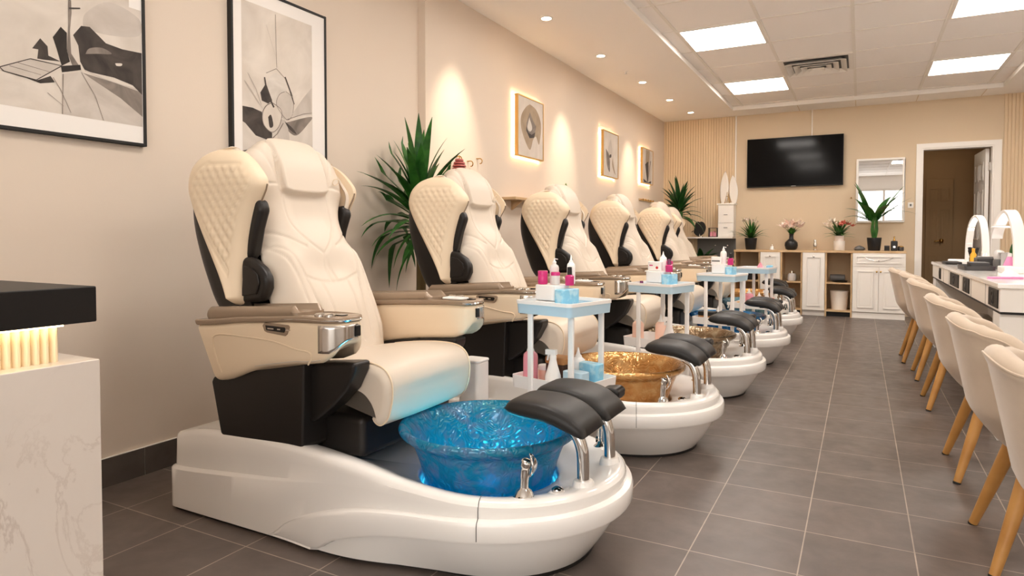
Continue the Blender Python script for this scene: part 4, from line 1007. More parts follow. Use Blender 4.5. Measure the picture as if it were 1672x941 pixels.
# ------------------------------------------------------------------ back wall: tv, mirror, switch
t = thing('flatscreen_tv', 'large black flat screen television on the back wall', 'television', (-.815, YB - .034, 2.035))
t.rotation_euler.z = math.radians(0)
m = MB(); m.box(-.60, .60, -.035, .012, -.335, .335); m.build('housing', M['black_m'], t, bevel=.006)
m = MB(); m.box(-.592, .592, -.0362, -.034, -.322, .328); m.build('screen', M['screen'], t, smooth=0)
m = MB(); m.box(-.03, .03, -.0375, -.035, -.331, -.326); m.build('logo_bar', M['trimw'], t, smooth=0)
m = MB(); m.box(-.2, .2, .0, .0325, -.15, .15); m.build('wall_bracket', M['black_m'], t, smooth=0)
t = thing('wall_mirror', 'white framed wall mirror behind the tall potted palm', 'mirror', (.21, YB, 1.615))
m = MB(); X, Z = .272, .413
for a, b, c_, d_ in ((-X, X, -Z, -Z + .025), (-X, X, Z - .025, Z), (-X, -X + .025, -Z + .025, Z - .025), (X - .025, X, -Z + .025, Z - .025)): m.box(a, b, -.03, 0, c_, d_)
m.build('frame', M['trimw'], t, bevel=.004)
MB().box(-X + .02, X - .02, -.014, -.002, -Z + .02, Z - .02).build('glass', M['mirror'], t, smooth=0)
t = thing('light_switch', 'small white light switch beside the hallway door', 'switch', (.55, YB, 1.42))
MB().box(-.03, .03, -.008, 0, -.035, .035).build('plate', M['trimw'], t, bevel=.003); MB().box(-.01, .01, -.014, -.006, -.014, .014).build('rocker', M['grey'], t, bevel=.002)
m = MB(); m.tube([(0, 0, 0), (0, -.04, 0), (0, -.05, .012)], .006); m.lathe([(.016, -.002), (.016, .002)], 12)
tag(m.build('wall_hook', M['goldm'], loc=(-.118, YB, 1.523)), 'single small hook on the back wall left of the mirror', 'hook')

# ------------------------------------------------------------------ back cabinets
CY0, CZ = 9.27, .815
t = thing('worktop', 'long pale oak worktop running along the back cabinets', 'worktop', (-.515, (CY0 + YB) / 2, CZ))
MB().box(-1.005, 1.01, CY0 - (CY0 + YB)/2 - .012, YB - (CY0 + YB)/2, 0, .028).build('top', M['oak'], t, bevel=.002)
def open_unit(label, x0, x1, shelf=.435):
    t = thing('open_shelf_unit', label, 'shelf unit', ((x0 + x1) / 2, CY0, 0), group='open oak shelf units under the worktop'); W_ = (x1 - x0) / 2; D = YB - CY0
    for s in (-1, 1): MB().box(s*W_ - (.018 if s > 0 else 0), s*W_ + (.018 if s < 0 else 0), 0, D - .012, 0, CZ).build('side_panel', M['oak'], t, bevel=.001)
    MB().box(-W_ + .018, W_ - .018, D - .02, D - .01, .06, CZ).build('back_panel', M['oak_in'], t, smooth=0)
    MB().box(-W_ + .018, W_ - .018, .004, D - .02, shelf - .018, shelf).build('shelf', M['oak'], t, bevel=.001)
    MB().box(-W_ + .018, W_ - .018, .004, D - .02, .062, .08).build('bottom_panel', M['oak'], t, bevel=.001)
    MB().box(-W_ + .018, W_ - .018, .06, .07, 0, .062).build('plinth', M['black_m'], t, smooth=0)
    return t
def panel_front(m, x0, x1, z0, z1, y=0):
    m.box(x0, x1, y - .018, y, z0, z1); b = min(.05, (x1 - x0) * .2, (z1 - z0) * .22)
    f = .011
    for a, c_, d_, e_ in ((x0 + b, x1 - b, z0 + b, z0 + b + .01), (x0 + b, x1 - b, z1 - b - .01, z1 - b), (x0 + b, x0 + b + .01, z0 + b + .01, z1 - b - .01), (x1 - b - .01, x1 - b, z0 + b + .01, z1 - b - .01)): m.box(a, c_, y - .018 - f, y - .018, d_, e_)
    m.box(x0 + b + .03, x1 - b - .03, y - .018 - .004, y - .018, z0 + b + .03, z1 - b - .03)
def knob(z, x, par, y=-.018, mt='goldm'):
    m = MB(); m.lathe([(.005, 0), (.005, .012), (.011, .016), (.011, .022), (0, .025)], 14).xf(Matrix.Translation((x, y, z)) @ Matrix.Rotation(PI/2, 4, 'X')); return m.build('knob', M[mt], par)
def door_unit(label, x0, x1):
    t = thing('tall_door_cabinet', label, 'cabinet', ((x0 + x1) / 2, CY0, 0), group='narrow white door cabinets'); W_ = (x1 - x0) / 2; D = YB - CY0
    MB().box(-W_, W_, 0.0, D - .01, .07, CZ).build('body', M['cab'], t, smooth=0)
    MB().box(-W_, W_, .03, .05, 0, .07).build('plinth', M['cab'], t, smooth=0)
    m = MB(); panel_front(m, -W_ + .003, W_ - .003, .075, CZ - .004); d_ = m.build('door', M['cab'], t, bevel=.0015); knob(.765, 0, d_, mt='brushed'); return t
open_unit('open oak shelf unit at the left end under the worktop, holding a black box', -1.515, -1.185)
door_unit('narrow white door cabinet left of the unit with the glass carafe', -1.18, -.932)
open_unit('open oak shelf unit holding the glass carafe, between two white doors', -.929, -.665)
door_unit('narrow white door cabinet in the middle, under the silver figurine', -.662, -.400)
open_unit('open oak shelf unit holding the black tray, next to the drawer cabinet', -.397, -.088)
t = thing('drawer_cabinet', 'white cabinet with wide top drawer and two panel doors under the palm', 'cabinet', (.2015, CY0, 0)); W_ = .2865; D = YB - CY0
MB().box(-W_, W_, 0, D - .01, .075, CZ).build('body', M['cab'], t, smooth=0); MB().box(-W_, W_, .0, .02, 0, .07).build('plinth', M['cab'], t, smooth=0)
m = MB(); panel_front(m, -W_ + .003, W_ - .003, .65, CZ - .004); d_ = m.build('drawer', M['cab'], t, bevel=.0015)
m = MB(); m.tube(smoothpath([(-.17, -.024, .775), (-.10, -.03, .735), (0, -.032, .715), (.10, -.03, .735), (.17, -.024, .775)], 6), .003, 6); m.build('handle', M['brushed'], d_)
knob(.722, .0, d_, mt='brushed')
for s in (-1, 1):
    m = MB(); a, b = sorted((s*.002, s*(W_ - .003))); panel_front(m, a, b, .08, .643); d_ = m.build('door', M['cab'], t, bevel=.0015); knob(.585, s*.022, d_, mt='goldm')
# in the cubbies
def item(name, label, cat, loc, parts, group=None, rz=0):
    """parts: list of (part name, mesh builder, material, kw); first part keeps everything together"""
    if len(parts) == 1:
        o = parts[0][1].build(name, parts[0][2], None, loc=loc, rz=rz, **(parts[0][3] if len(parts[0]) > 3 else {})); return tag(o, label, cat, group)
    t = thing(name, label, cat, loc, rz, group)
    for p in parts: p[1].build(p[0], p[2], t, **(p[3] if len(p) > 3 else {}))
    return t
S50 = dict(smooth=50)
item('carafe', 'small glass and silver carafe on the middle cubby shelf', 'carafe', (-.80, 9.42, .435), [('jar', MB().lathe([(.05, 0), (.055, .01), (.05, .08), (.035, .10)], 20), M['frost'], S50), ('lid', MB().lathe([(.036, .095), (.03, .11), (.012, .115), (.012, .13), (0, .14)], 18), M['chrome'], S50)])
for sx, lb in ((-.09, 'small clear drinking glass left of the carafe'), (.07, 'small clear drinking glass right of the carafe')): item('drinking_glass', lb, 'glass', (-.80 + sx, 9.40, .435), [('glass', MB().lathe([(.022, 0), (.028, .085), (.026, .085), (.02, .006), (0, .005)], 16), M['clear'], S50)], 'drinking glasses in the cubby')
item('serving_tray', 'black oval tray on the cubby shelf beside the drawer cabinet', 'tray', (-.23, 9.40, .435), [('tray', MB().lathe([(.0, 0), (.08, 0), (.095, .02), (.088, .02), (.075, .008), (0, .008)], 24), M['black_m'], S50)])
item('rolled_towel', 'grey rolled towel lying behind the black cubby tray', 'towel', (-.26, 9.53, .435), [('roll', MB().lathe([(.02, -.09), (.045, -.085), (.048, 0), (.045, .085), (.02, .09)], 18).xf(Matrix.Translation((0, 0, .048)) @ Matrix.Rotation(PI/2, 4, 'Y')), M['grey'], S50)])
m = MB(); m.lathe([(.09, 0), (.11, .24), (.105, .24), (.085, .008), (0, .006)], 28)
item('waste_basket', 'beige round bin in the bottom of the cubby beside the drawers', 'bin', (-.235, 9.46, .08), [('bin', m, M['pot_w'], S50)])
item('storage_box', 'black storage box on the shelf of the leftmost open unit', 'box', (-1.35, 9.45, .435), [('box', MB().box(-.10, .10, -.08, .08, 0, .10), M['black_m'], dict(bevel=.006)), ('lid', MB().box(-.104, .104, -.084, .084, .10, .125), M['black_m'], dict(bevel=.006))])
# on the worktop
WZ = CZ + .028; YI = 9.43
def petals(m, c, n, Lg, w, el, seed, droop=.4):
    rnd = random.Random(seed)
    for i in range(n): leaf(m, c, i*2.399 + rnd.uniform(-.2, .2), el + rnd.uniform(-.3, .3), Lg*rnd.uniform(.85, 1.1), w, droop, n=5, fold=.35, wp=.6)
def stems(m, pts, r=.003):
    for a, b in pts: m.tube(smoothpath([a, ((a[0]*.6 + b[0]*.4), (a[1]*.6 + b[1]*.4), lerp(a[2], b[2], .55)), b], 4), r, 6)
def arrangement(label, x, potfn, green, flowers, seed, name, mtf, zb, cat='flower vase'):
    t = thing(name, label, cat, (x, YI, WZ)); potfn(t); rnd = random.Random(seed)
    m = MB()
    for i in range(green[0]): leaf(m, (0, 0, zb), i*2.399, rnd.uniform(green[3], 1.45), rnd.uniform(*green[1]), green[2], rnd.uniform(.3, 1.0), n=7, ymax=YB - .03 - YI)
    m.build('foliage', M['leaf'], t, smooth=60)
    f = MB(); g = MB()
    for k, (dx, dy, dz, L_, n) in enumerate(flowers):
        petals(f, (dx, dy, dz), n, L_, L_*.24, .75, seed + k); stems(g, [((0, 0, zb), (dx, dy, dz))])
    if flowers:
        f.build('blossoms', M[mtf], t, smooth=60); g.build('stems', M['stem'], t)
    return t
arrangement('black pot of upright green leaves with a few pink blooms, at the left end', -1.325, lambda t: pot(t, .08, .16, 'pot_b'), (42, (.20, .34), .014, .35), [(-.10, 0, .38, .05, 6), (-.04, .02, .40, .05, 6), (.03, 0, .39, .05, 6), (.07, -.02, .37, .045, 6), (-.07, -.02, .41, .04, 5)], 11, 'potted_plant', 'pink', .15, 'potted plant')
def vase_b(t): MB().lathe([(.045, 0), (.07, .015), (.082, .06), (.078, .10), (.05, .13), (.028, .15), (.026, .20), (.034, .215), (.028, .215), (.022, .19)], 28, cap1=False).build('vase', M['pot_b'], t, smooth=60)
arrangement('round black vase of large blush lilies on the worktop', -.815, vase_b, (12, (.10, .17), .02, .7), [(-.09, 0, .30, .11, 7), (-.03, .02, .33, .12, 8), (.04, -.02, .33, .12, 8), (.10, .01, .30, .11, 7), (0, -.05, .30, .11, 7), (-.06, -.05, .31, .10, 6), (.07, -.05, .32, .10, 6)], 21, 'flower_vase', 'pink', .20)
def vase_w(t):
    MB().lathe([(.062, 0), (.066, .004), (.067, .10), (.066, .122), (.052, .125)], 28, cap1=False).build('vase', M['pot_w'], t, smooth=50)
    MB().lathe([(.054, .12), (.055, .18), (.052, .19), (.045, .19), (.045, .13)], 28, cap0=False, cap1=False).build('vase_neck', M['pink'], t, smooth=50)
v3 = arrangement('white stepped vase of mixed ivory and rose flowers on the worktop', -.245, vase_w, (26, (.18, .30), .018, .1), [(-.15, 0, .33, .07, 7), (-.08, -.02, .36, .08, 8), (-.02, .02, .34, .07, 7), (-.12, -.04, .30, .06, 6)], 31, 'flower_vase', 'ivory', .18)
f = MB()
for k, (dx, dy, dz, L_, n) in enumerate([(.05, -.02, .34, .07, 8), (.10, 0, .33, .06, 7), (.15, .01, .31, .05, 6), (.02, -.05, .32, .06, 7)]): petals(f, (dx, dy, dz), n, L_, L_*.28, .8, 60 + k)
f.build('rose_blossoms', M['rose'], v3, smooth=60)
# palm
t = thing('potted_palm', 'tall potted palm in a black pot in front of the mirror', 'potted plant', (.15, YI, WZ)); pot(t, .083, .165, 'pot_b')
m = MB(); g = MB(); rnd = random.Random(4)
for i, (az, el, L_, w_, dr) in enumerate([(2.7, 1.28, .52, .075, .35), (2.4, 1.15, .40, .06, .9), (.3, 1.05, .50, .05, .3), (.1, .8, .46, .022, .4), (3.1, .95, .36, .06, 1.2), (.9, 1.2, .40, .06, 1.0), (.2, .45, .44, .016, 1.0), (4.2, .9, .34, .055, 1.1), (5.2, .8, .36, .05, 1.0), (3.5, 1.3, .5, .05, .5), (6.0, 1.1, .44, .04, .8), (2.9, .5, .34, .04, 1.0), (0.0, 1.0, .34, .05, 1.3)]):
    z0 = .36 + .07*rnd.random(); leaf(m, (.02*math.cos(az), .02*math.sin(az)*.5, z0), az, el, L_*1.06, w_*.92, dr, n=9, ymax=YB - .13 - YI)
    g.tube(smoothpath([(.01*math.cos(az), .01*math.sin(az), .14), (.03*math.cos(az), .03*math.sin(az), .27), (.02*math.cos(az), .02*math.sin(az)*.5, z0 + .02)], 4), [.013]*5 + [.011]*4, 8)
m.build('foliage', M['leaf'], t, smooth=60); g.build('stem', M['leaf'], t)
item('soap_bottle', 'tiny white dispenser bottle between the first pot and the black vase', 'bottle', (-1.05, 9.40, WZ), [('bottle', MB().lathe([(.03, 0), (.032, .008), (.022, .02), (.022, .04), (.012, .05)], 18), M['whitep'], S50), ('cap', MB().lathe([(.009, .048), (.011, .06), (.006, .075), (0, .078)], 14), M['brushed'], S50)])
item('figurine', 'silver standing figurine between the two flower vases', 'ornament', (-.525, 9.40, WZ), [('base', MB().lathe([(.026, 0), (.026, .012), (.018, .016)], 18), M['chrome'], S50), ('body', MB().lathe([(.016, .015), (.022, .05), (.026, .08), (.014, .105), (.019, .118), (.014, .135), (0, .142)], 18), M['chrome'], S50)])
m = MB(); m.lathe([(.05, 0), (.07, .02), (.05, .045), (.02, .06), (0, .065)], 9)
item('rock_ornament', 'small grey crystal rock left of the palm pot', 'ornament', (-.015, 9.47, WZ), [('rock', m, M['grey'], dict(smooth=0))])
item('keepsake_box', 'small black box between the palm pot and the black bottle', 'box', (.29, 9.42, WZ), [('box', MB().box(-.028, .028, -.03, .03, 0, .05), M['black_m'], dict(bevel=.003)), ('lid', MB().box(-.029, .029, -.031, .031, .05, .066), M['dgrey'], dict(bevel=.003))])
item('diffuser_bottle', 'square black bottle with brass neck on the worktop end', 'bottle', (.368, 9.42, WZ), [('bottle', MB().box(-.036, .036, -.03, .03, 0, .125), M['pot_b'], dict(bevel=.012, seg=3)), ('neck', MB().lathe([(.014, .12), (.014, .14), (.008, .145), (.008, .178), (0, .18)], 14), M['goldm'], S50), ('label_plate', MB().lathe([(.0, 0), (.014, 0), (.014, .002), (0, .002)], 16).xf(Matrix.Translation((0, -.0295, .05)) @ Matrix.Rotation(PI/2, 4, 'X')), M['brushed'])])
item('candle_jar', 'low dark jar at the right end of the worktop', 'jar', (.44, 9.44, WZ), [('jar', MB().lathe([(.03, 0), (.034, .01), (.034, .045), (.028, .05)], 18), M['dgrey'], S50), ('lid', MB().lathe([(.03, .048), (.03, .058), (.008, .064), (0, .066)], 18), M['goldm'], S50)])

# ------------------------------------------------------------------ back left shelf corner
t = thing('wall_shelf', 'white wall shelf with a grey panel below in the back left corner', 'shelf', (-1.89, YB - .012, 1.015))
MB().box(-.34, .33, -.30, 0, -.02, 0).build('shelf_board', M['trimw'], t, bevel=.002)
MB().box(-.20, .33, -.025, 0, -.72, -.02).build('panel_below', M['grey'], t, smooth=0)
for x in (.05, .22): MB().lathe([(.008, 0), (.008, .008), (0, .01)], 10).xf(Matrix.Translation((x, -.025, -.12)) @ Matrix.Rotation(PI/2, 4, 'X')).build('bolt', M['brushed'], t)
t = thing('wall_cabinet', 'small white cabinet standing on the back wall shelf', 'cabinet', (-1.665, YB - .15, 1.015))
MB().box(-.105, .105, -.08, .12, 0, .45).build('body', M['cab'], t, bevel=.003); MB().box(-.12, .12, -.10, .12, .45, .47).build('top', M['cab'], t, bevel=.003)
for z0, z1, z in ((.01, .19, .13), (.20, .44, .31)):
    d_ = MB().box(-.10, .10, -.092, -.08, z0, z1).build('door', M['cab'], t, bevel=.003); MB().box(-.025, .025, -.1, -.092, z - .004, z + .004).build('handle', M['grey'], d_)
m = MB()
for x, h, lean in ((-.05, .46, -.02), (.055, .40, .02)):
    m.grid(lambda u, v, x=x, h=h, lean=lean: (x + lean*(1 - v) + (u - .5)*.12*math.sin(PI*min(1, v*.9 + .1))**.7, .01*math.cos(u*PI), h*v), 7, 14)
item('feather_ornament', 'two tall white feather shapes standing on the small white cabinet', 'ornament', (-1.655, YB - .08, 1.485), [('feathers', m, M['trimw'], dict(smooth=80)), ('stand', MB().box(-.09, .09, -.03, .03, 0, .012), M['trimw'])]).children[0].modifiers.new('s', 'SOLIDIFY').thickness = .008
m = MB(); m.tube([(-.03, 0, 0), (0, 0, .16), (.035, 0, 0)], .006, 8); m.tube([(-.01, 0, .10), (.012, 0, .10)], .004, 6)
item('brass_compass', 'small brass A shaped ornament in front of the white feathers', 'ornament', (-1.655, YB - .20, 1.485), [('legs', m, M['goldm'])])
m = MB(); m.prism(smp([(-.085, .03), (-.06, .16), (-.02, .185), (0, .175), (.02, .185), (.06, .165), (.085, .10), (.06, .02), (0, -.02), (-.05, -.01)], 4), 'y', -.008, .008)
item('vanity_mirror', 'round black vanity mirror on a stalk standing on the back shelf', 'mirror', (-2.03, YB - .18, 1.015), [('head', m.shift(0, 0, .035), M['black_m'], dict(bevel=.004)), ('stand', MB().lathe([(.05, 0), (.048, .008), (.01, .014), (.008, .05)], 18), M['chrome'], S50), ('arm', MB().tube([(-.085, 0, .09), (-.115, 0, .07)], .005), M['black_m'])])
item('glass_caddy', 'small clear box of pink bottles on the back shelf', 'box', (-1.845, YB - .16, 1.015), [('case', frame_mesh(-.06, .06, 0, .13, -.05, .05, .006).box(-.05, .05, -.06, .06, 0, .008).xf(Matrix.Rotation(PI/2, 4, 'Z')), M['dgrey']), ('bottles', MB().lathe([(.018, .008), (.018, .06), (.008, .075)], 12, (-.03, 0, 0)).lathe([(.018, .008), (.018, .07), (.008, .085)], 12, (.01, .01, 0)).lathe([(.015, .008), (.015, .05), (.006, .065)], 12, (.035, -.02, 0)), M['pinkl'])])

# ------------------------------------------------------------------ reception counter
CX_, CYE = -1.235, .70
t = thing('reception_counter', 'marble reception counter with thick black top and glowing fluted band', 'counter', (-1.55, -.3, 0))
def lc(m): return m.shift(1.55, .3, 0)
lc(MB().box(-1.9, CX_, -1.6, CYE + .003, 0, .776)).build('marble_body', M['marble'], t, bevel=.002)
lc(MB().box(-1.9, CX_ + .002, -1.62, CYE - .002, .846, .911)).build('counter_top', M['slab'], t, bevel=.0025)
m = MB(); n = 150; pr = []
for i in range(n):
    y = -1.58 + (.655 + 1.58) * i / n; d_ = (.655 + 1.58) / n
    for k in range(5): pr.append((CX_ - .045 + .009*math.sin(PI*k/5), y + d_*k/5))
pr.append((CX_ - .045, .655)); pr += [(CX_ - .2, .655), (CX_ - .2, -1.58)]
m.prism(pr, 'z', .776, .846); lc(m).build('fluted_band', mat('fluted_acrylic', rgb(240, 222, 190), .3), t, smooth=30)
lc(MB().box(CX_ - .032, CX_ - .02, -1.58, .652, .841, .846)).build('led_strip', M['strip2'], t, smooth=0)
# slim bin
m = MB(); m.prism(rrect(-.055, .045, -.05, .05, .018, 4), 'z', 0, .47)
t = item('waste_bin', 'slim white plastic bin standing just behind the nearest seat cushion', 'bin', (-1.455, 2.395, 0), [('body', m, M['whitep'], dict(bevel=.004)), ('lid', MB().prism(rrect(-.057, .047, -.052, .052, .018, 4), 'z', .47, .482), M['whitep'], dict(bevel=.005, seg=3))])
# ------------------------------------------------------------------ two tier trolleys and what stands on them
TT, TL = .690, .372      # inner floor heights of the two trays
def tray(W_, D_, z, h, mt_name, m=None, wall=.004):
    m = m or MB(); o = rrect(-W_/2, W_/2, -D_/2, D_/2, .022, 4); i = rrect(-W_/2 + wall, W_/2 - wall, -D_/2 + wall, D_/2 - wall, .019, 4)
    o0 = [(x*.975, y*.975) for x, y in o]
    m.rings([[(x, y, z) for x, y in o0], [(x, y, z + h) for x, y in o], [(x, y, z + h) for x, y in i], [(x*.96, y*.96, z + .004) for x, y in i]]); return m
def make_trolley():
    t = thing('trolley', '', 'trolley', (0, 0, 0))
    tp = tray(.29, .30, TT - .004, .050, '').build('top_tray', M['bluep'], t, smooth=50)
    m = MB(); P = rrect(-.147, .147, -.152, .152, .024, 4); Q = rrect(-.137, .137, -.142, .142, .02, 4)
    m.rings([[(x, y, TT + .036) for x, y in P], [(x, y, TT + .050) for x, y in P], [(x, y, TT + .050) for x, y in Q], [(x, y, TT + .036) for x, y in Q], [(x, y, TT + .036) for x, y in P]], False, False)
    m.build('tray_rim', M['whitep'], tp, smooth=50)
    tray(.36, .28, TL - .004, .052, '').build('lower_tray', M['whitep'], t, smooth=50)
    tray(.34, .26, .07, .04, '').build('bottom_tray', M['whitep'], t, smooth=50)
    for x, y in ((-.07, -.137), (.115, -.105), (-.06, .128), (.10, .128)):
        m = MB(); m.prism(rrect(x - .013, x + .013, y - .007, y + .007, .005, 3), 'z', .05, TT); m.build('post', M['whitep'], t, smooth=50)
        w = MB(); w.lathe([(.0, -.008), (.02, -.008), (.022, 0), (.02, .008), (0, .008)], 16).xf(Matrix.Translation((x, y*.75, .022)) @ Matrix.Rotation(PI/2, 4, 'X')); w.build('caster', M['dgrey'], t, smooth=50)
        w = MB(); w.box(x - .006, x + .006, y*.75 - .014, y*.75 + .014, .022, .07); w.v = w.v; w.build('caster_fork', M['brushed'], t, bevel=.002)
    return t
TRO = [(-1.10, 2.535, -14, 'white and pale blue trolley beside the nearest chair, in front of the amber bowl'), (-1.03, 3.80, -14, 'white and pale blue trolley between the amber and the bronze bowl'),
       (-.90, 5.00, -10, 'white and pale blue trolley between the bronze and the cobalt bowl'), (-.83, 6.28, -8, 'white and pale blue trolley farthest from the camera, beside the back shelves')]
tro0 = make_trolley(); TR = []
for i, (x, y, rz, lb) in enumerate(TRO):
    t = tro0 if i == 0 else copy_tree(tro0); t.location = (x, y, 0); t.rotation_euler.z = math.radians(rz); tag(t, lb, 'trolley', 'two tier trolleys'); TR.append((x, y, math.radians(rz)))
def on(i, lx, ly, tier):
    x, y, r = TR[i]; return (x + lx*math.cos(r) - ly*math.sin(r), y + lx*math.sin(r) + ly*math.cos(r), (TT if tier else TL) + .0005)
def bottle(i, lx, ly, tier, label, body, cap, r=.026, h=.11, kind='pump', cat='bottle', group='bottles and jars on the trolleys'):
    if kind == 'pump':
        b = MB().lathe([(r*.9, 0), (r, .006), (r, h*.72), (r*.85, h*.82), (r*.35, h*.9), (r*.35, h*.93)], 20)
        c = MB().lathe([(r*.42, h*.91), (r*.42, h*1.0), (r*.2, h*1.03), (r*.12, h*1.16), (0, h*1.17)], 14); c.tube([(0, 0, h*1.13), (r*.9, -r*.3, h*1.11)], r*.12, 6)
    elif kind == 'nozzle':
        b = MB().lathe([(r*.92, 0), (r, .006), (r, h*.70), (r*.92, h*.78), (r*.5, h*.86)], 20)
        c = MB().lathe([(r*.52, h*.855), (r*.5, h*.90), (r*.28, h*.95), (r*.1, h*1.14), (0, h*1.15)], 14)
    elif kind == 'polish':
        b = MB().lathe([(r*.95, 0), (r, .004), (r, h*.5), (r*.5, h*.58)], 18); c = MB().lathe([(r*.55, h*.56), (r*.5, h*.98), (0, h)], 14)
    elif kind == 'spray':
        b = MB().lathe([(r*1.0, 0), (r*1.05, .008), (r*.95, h*.35), (r*.55, h*.62), (r*.4, h*.76)], 20)
        c = MB().lathe([(r*.42, h*.75), (r*.42, h*.84), (r*.3, h*.88)], 14); c.box(-r*.9, r*.45, -r*.3, r*.3, h*.87, h*1.0); c.tube([(-r*.6, 0, h*.88), (-r*.75, 0, h*.72)], r*.12, 6)
    else:
        b = MB().lathe([(r*.9, 0), (r, .006), (r, h*.7), (r*.92, h*.74)], 20); c = MB().lathe([(r*1.02, h*.72), (r*1.02, h*.96), (r*.96, h), (0, h)], 20)
    return item('bottle' if kind != 'jar' else 'jar', label, cat, on(i, lx, ly, tier), [('body', b, M[body], S50), ('cap', c, M[cap], S50)], group)
def boxitem(i, lx, ly, tier, label, dx, dy, h, body, name='box', lid=None, rz=0, dz=0, extra=None):
    parts = [('body', MB().prism(rrect(-dx/2, dx/2, -dy/2, dy/2, .012, 3), 'z', 0, h), M[body], dict(bevel=.004))]
    if lid: parts.append(('lid', MB().prism(rrect(-dx/2 - .002, dx/2 + .002, -dy/2 - .002, dy/2 + .002, .013, 3), 'z', h, h + .03), M[lid], dict(bevel=.006, seg=3)))
    if extra: parts += extra
    p = on(i, lx, ly, tier); return item(name, label, name.replace('_', ' '), (p[0], p[1], p[2] + dz), parts, None, TR[i][2] + rz)
def puff(s, h, seed):
    """crumpled tissue tuft"""
    rnd = random.Random(seed); ph = [rnd.uniform(0, 6) for _ in range(4)]
    m = MB(); m.grid(lambda u, v: ((s*(1 - v)**.8*(.75 + .25*math.sin(3*2*PI*u + ph[0] + 2*v)))*math.cos(2*PI*u) + .25*s*v*math.sin(ph[2]), (s*(1 - v)**.8*(.75 + .25*math.sin(4*2*PI*u + ph[1])))*math.sin(2*PI*u), h*v*(1 + .12*math.sin(2*PI*u*2 + ph[3]))), 28, 8, cu=True)
    return m
def wipe(i, lx, ly, tier, label, s, h, seed, mt='tissue'):
    return item('tissue', label, 'tissue', on(i, lx, ly, tier), [('tissue', puff(s, h, seed), M[mt], dict(smooth=60))], 'crumpled tissues on the trolleys')
T1, T2, T3, T4 = 'nearest trolley', 'second trolley', 'third trolley', 'farthest trolley'
def organiser(i, lx, ly, words, sc_=1.0):
    w_, d_, h_ = .15*sc_, .115*sc_, .115*sc_
    m = MB(); m.prism(rrect(-w_/2, w_*.20, -d_/2, d_/2, .014, 4), 'z', 0, h_*.42); m.prism([(x*.98, y) for x, y in rrect(-w_/2, w_*.20, -d_/2, d_/2, .014, 4)], 'z', h_*.44, h_)
    b = MB(); b.prism(rrect(w_*.205, w_*.52, -d_/2, d_/2, .01, 3), 'z', .002, h_*.86)
    o = on(i, lx, ly, 1); return item('organiser_box', words, 'box', o, [('white_box', m, M['whitep'], dict(bevel=.004)), ('blue_pocket', b, M['skyblue'], dict(bevel=.003))], None, TR[i][2])
# nearest trolley
organiser(0, -.01, -.04, 'white and sky blue organiser box on top of the nearest trolley')
def upon(i, lx, ly, dz, label, body, cap, r, h, kind, grp):
    o = bottle(i, lx, ly, 1, label, body, cap, r*1.15, h*1.25, kind, group=grp); o.location.z += dz + .020; return o
G1 = 'small bottles standing on the organiser boxes'
upon(0, -.06, -.07, .096, 'magenta nail polish bottle at the corner of the nearest organiser box', 'magenta', 'magenta', .018, .045, 'jar', G1)
upon(0, .035, -.01, .092, 'dark capped pink polish bottle on the blue pocket of the nearest organiser', 'magenta', 'black_m', .016, .062, 'polish', G1)
upon(0, -.03, -.03, .096, 'clear pump bottle standing tall on the nearest organiser box', 'frost', 'whitep', .017, .075, 'pump', G1)
upon(0, .00, -.06, .096, 'small pink and clear jar in the middle of the nearest organiser box', 'frost', 'magenta', .016, .042, 'jar', G1)
upon(0, .02, .02, .096, 'white tapered bottle behind on the nearest organiser box', 'tissue', 'whitep', .015, .085, 'nozzle', G1)
wipe(0, -.08, .08, 1, 'crumpled white wipes in the top tray of the nearest trolley', .04, .05, 3)
bottle(0, -.135, -.06, 0, 'clear bottle of pink lotion with white nozzle at the left of the nearest lower tray', 'pinkl', 'whitep', .032, .165, 'nozzle')
boxitem(0, -.055, .04, 0, 'dark brown box behind the post in the nearest lower tray', .10, .08, .085, 'brown', lid='tan_box')
bottle(0, .0, -.075, 0, 'white spray bottle in the middle of the nearest lower tray', 'whitep', 'whitep', .034, .165, 'spray')
bottle(0, .03, .06, 0, 'white tapered squeeze bottle behind the spray bottle, nearest lower tray', 'tissue', 'whitep', .03, .14, 'nozzle')
boxitem(0, .10, -.05, 0, 'pale sky blue box in the nearest lower tray', .10, .06, .085, 'bluep', name='box', lid=None)
boxitem(0, .115, .035, 0, 'low sky blue carton at the back of the nearest lower tray', .10, .05, .11, 'skyblue', name='carton')
wipe(0, .01, -.03, 0, 'crumpled white wipe at the front of the nearest lower tray', .04, .04, 5)
bottle(0, -.13, .03, 0, 'small peach jar at the back left of the nearest lower tray', 'peach', 'whitep', .028, .07, 'jar')
# second trolley
organiser(1, .0, .0, 'white and sky blue organiser box on top of the second trolley')
upon(1, .05, .0, .092, 'magenta capped polish bottle on the blue pocket of the second organiser', 'magenta', 'purple', .018, .06, 'polish', G1)
upon(1, .03, .04, .092, 'small pink jar behind on the second organiser', 'pinkl', 'magenta', .017, .05, 'jar', G1)
upon(1, .0, .02, .096, 'white tapered bottle on the second organiser box', 'tissue', 'whitep', .018, .08, 'nozzle', G1)
m = MB(); m.prism(rrect(-.06, .03, -.03, .03, .012, 3), 'z', 0, .07)
o = boxitem(1, -.035, .0, 1, 'white packet with small red dots on the second organiser box', .09, .05, .055, 'whitep', name='packet', dz=.1157, extra=[('red_dot', MB().lathe([(0, 0), (.008, 0), (.008, .002), (0, .002)], 12).xf(Matrix.Translation((.02, -.0255, .02)) @ Matrix.Rotation(PI/2, 4, 'X')), M['red']), ('print', MB().box(-.03, -.008, -.0262, -.0245, .03, .036), M['magenta'])])
bottle(1, -.115, -.03, 1, 'purple polish bottle at the left of the second top tray', 'magenta', 'purple', .02, .055, 'polish')
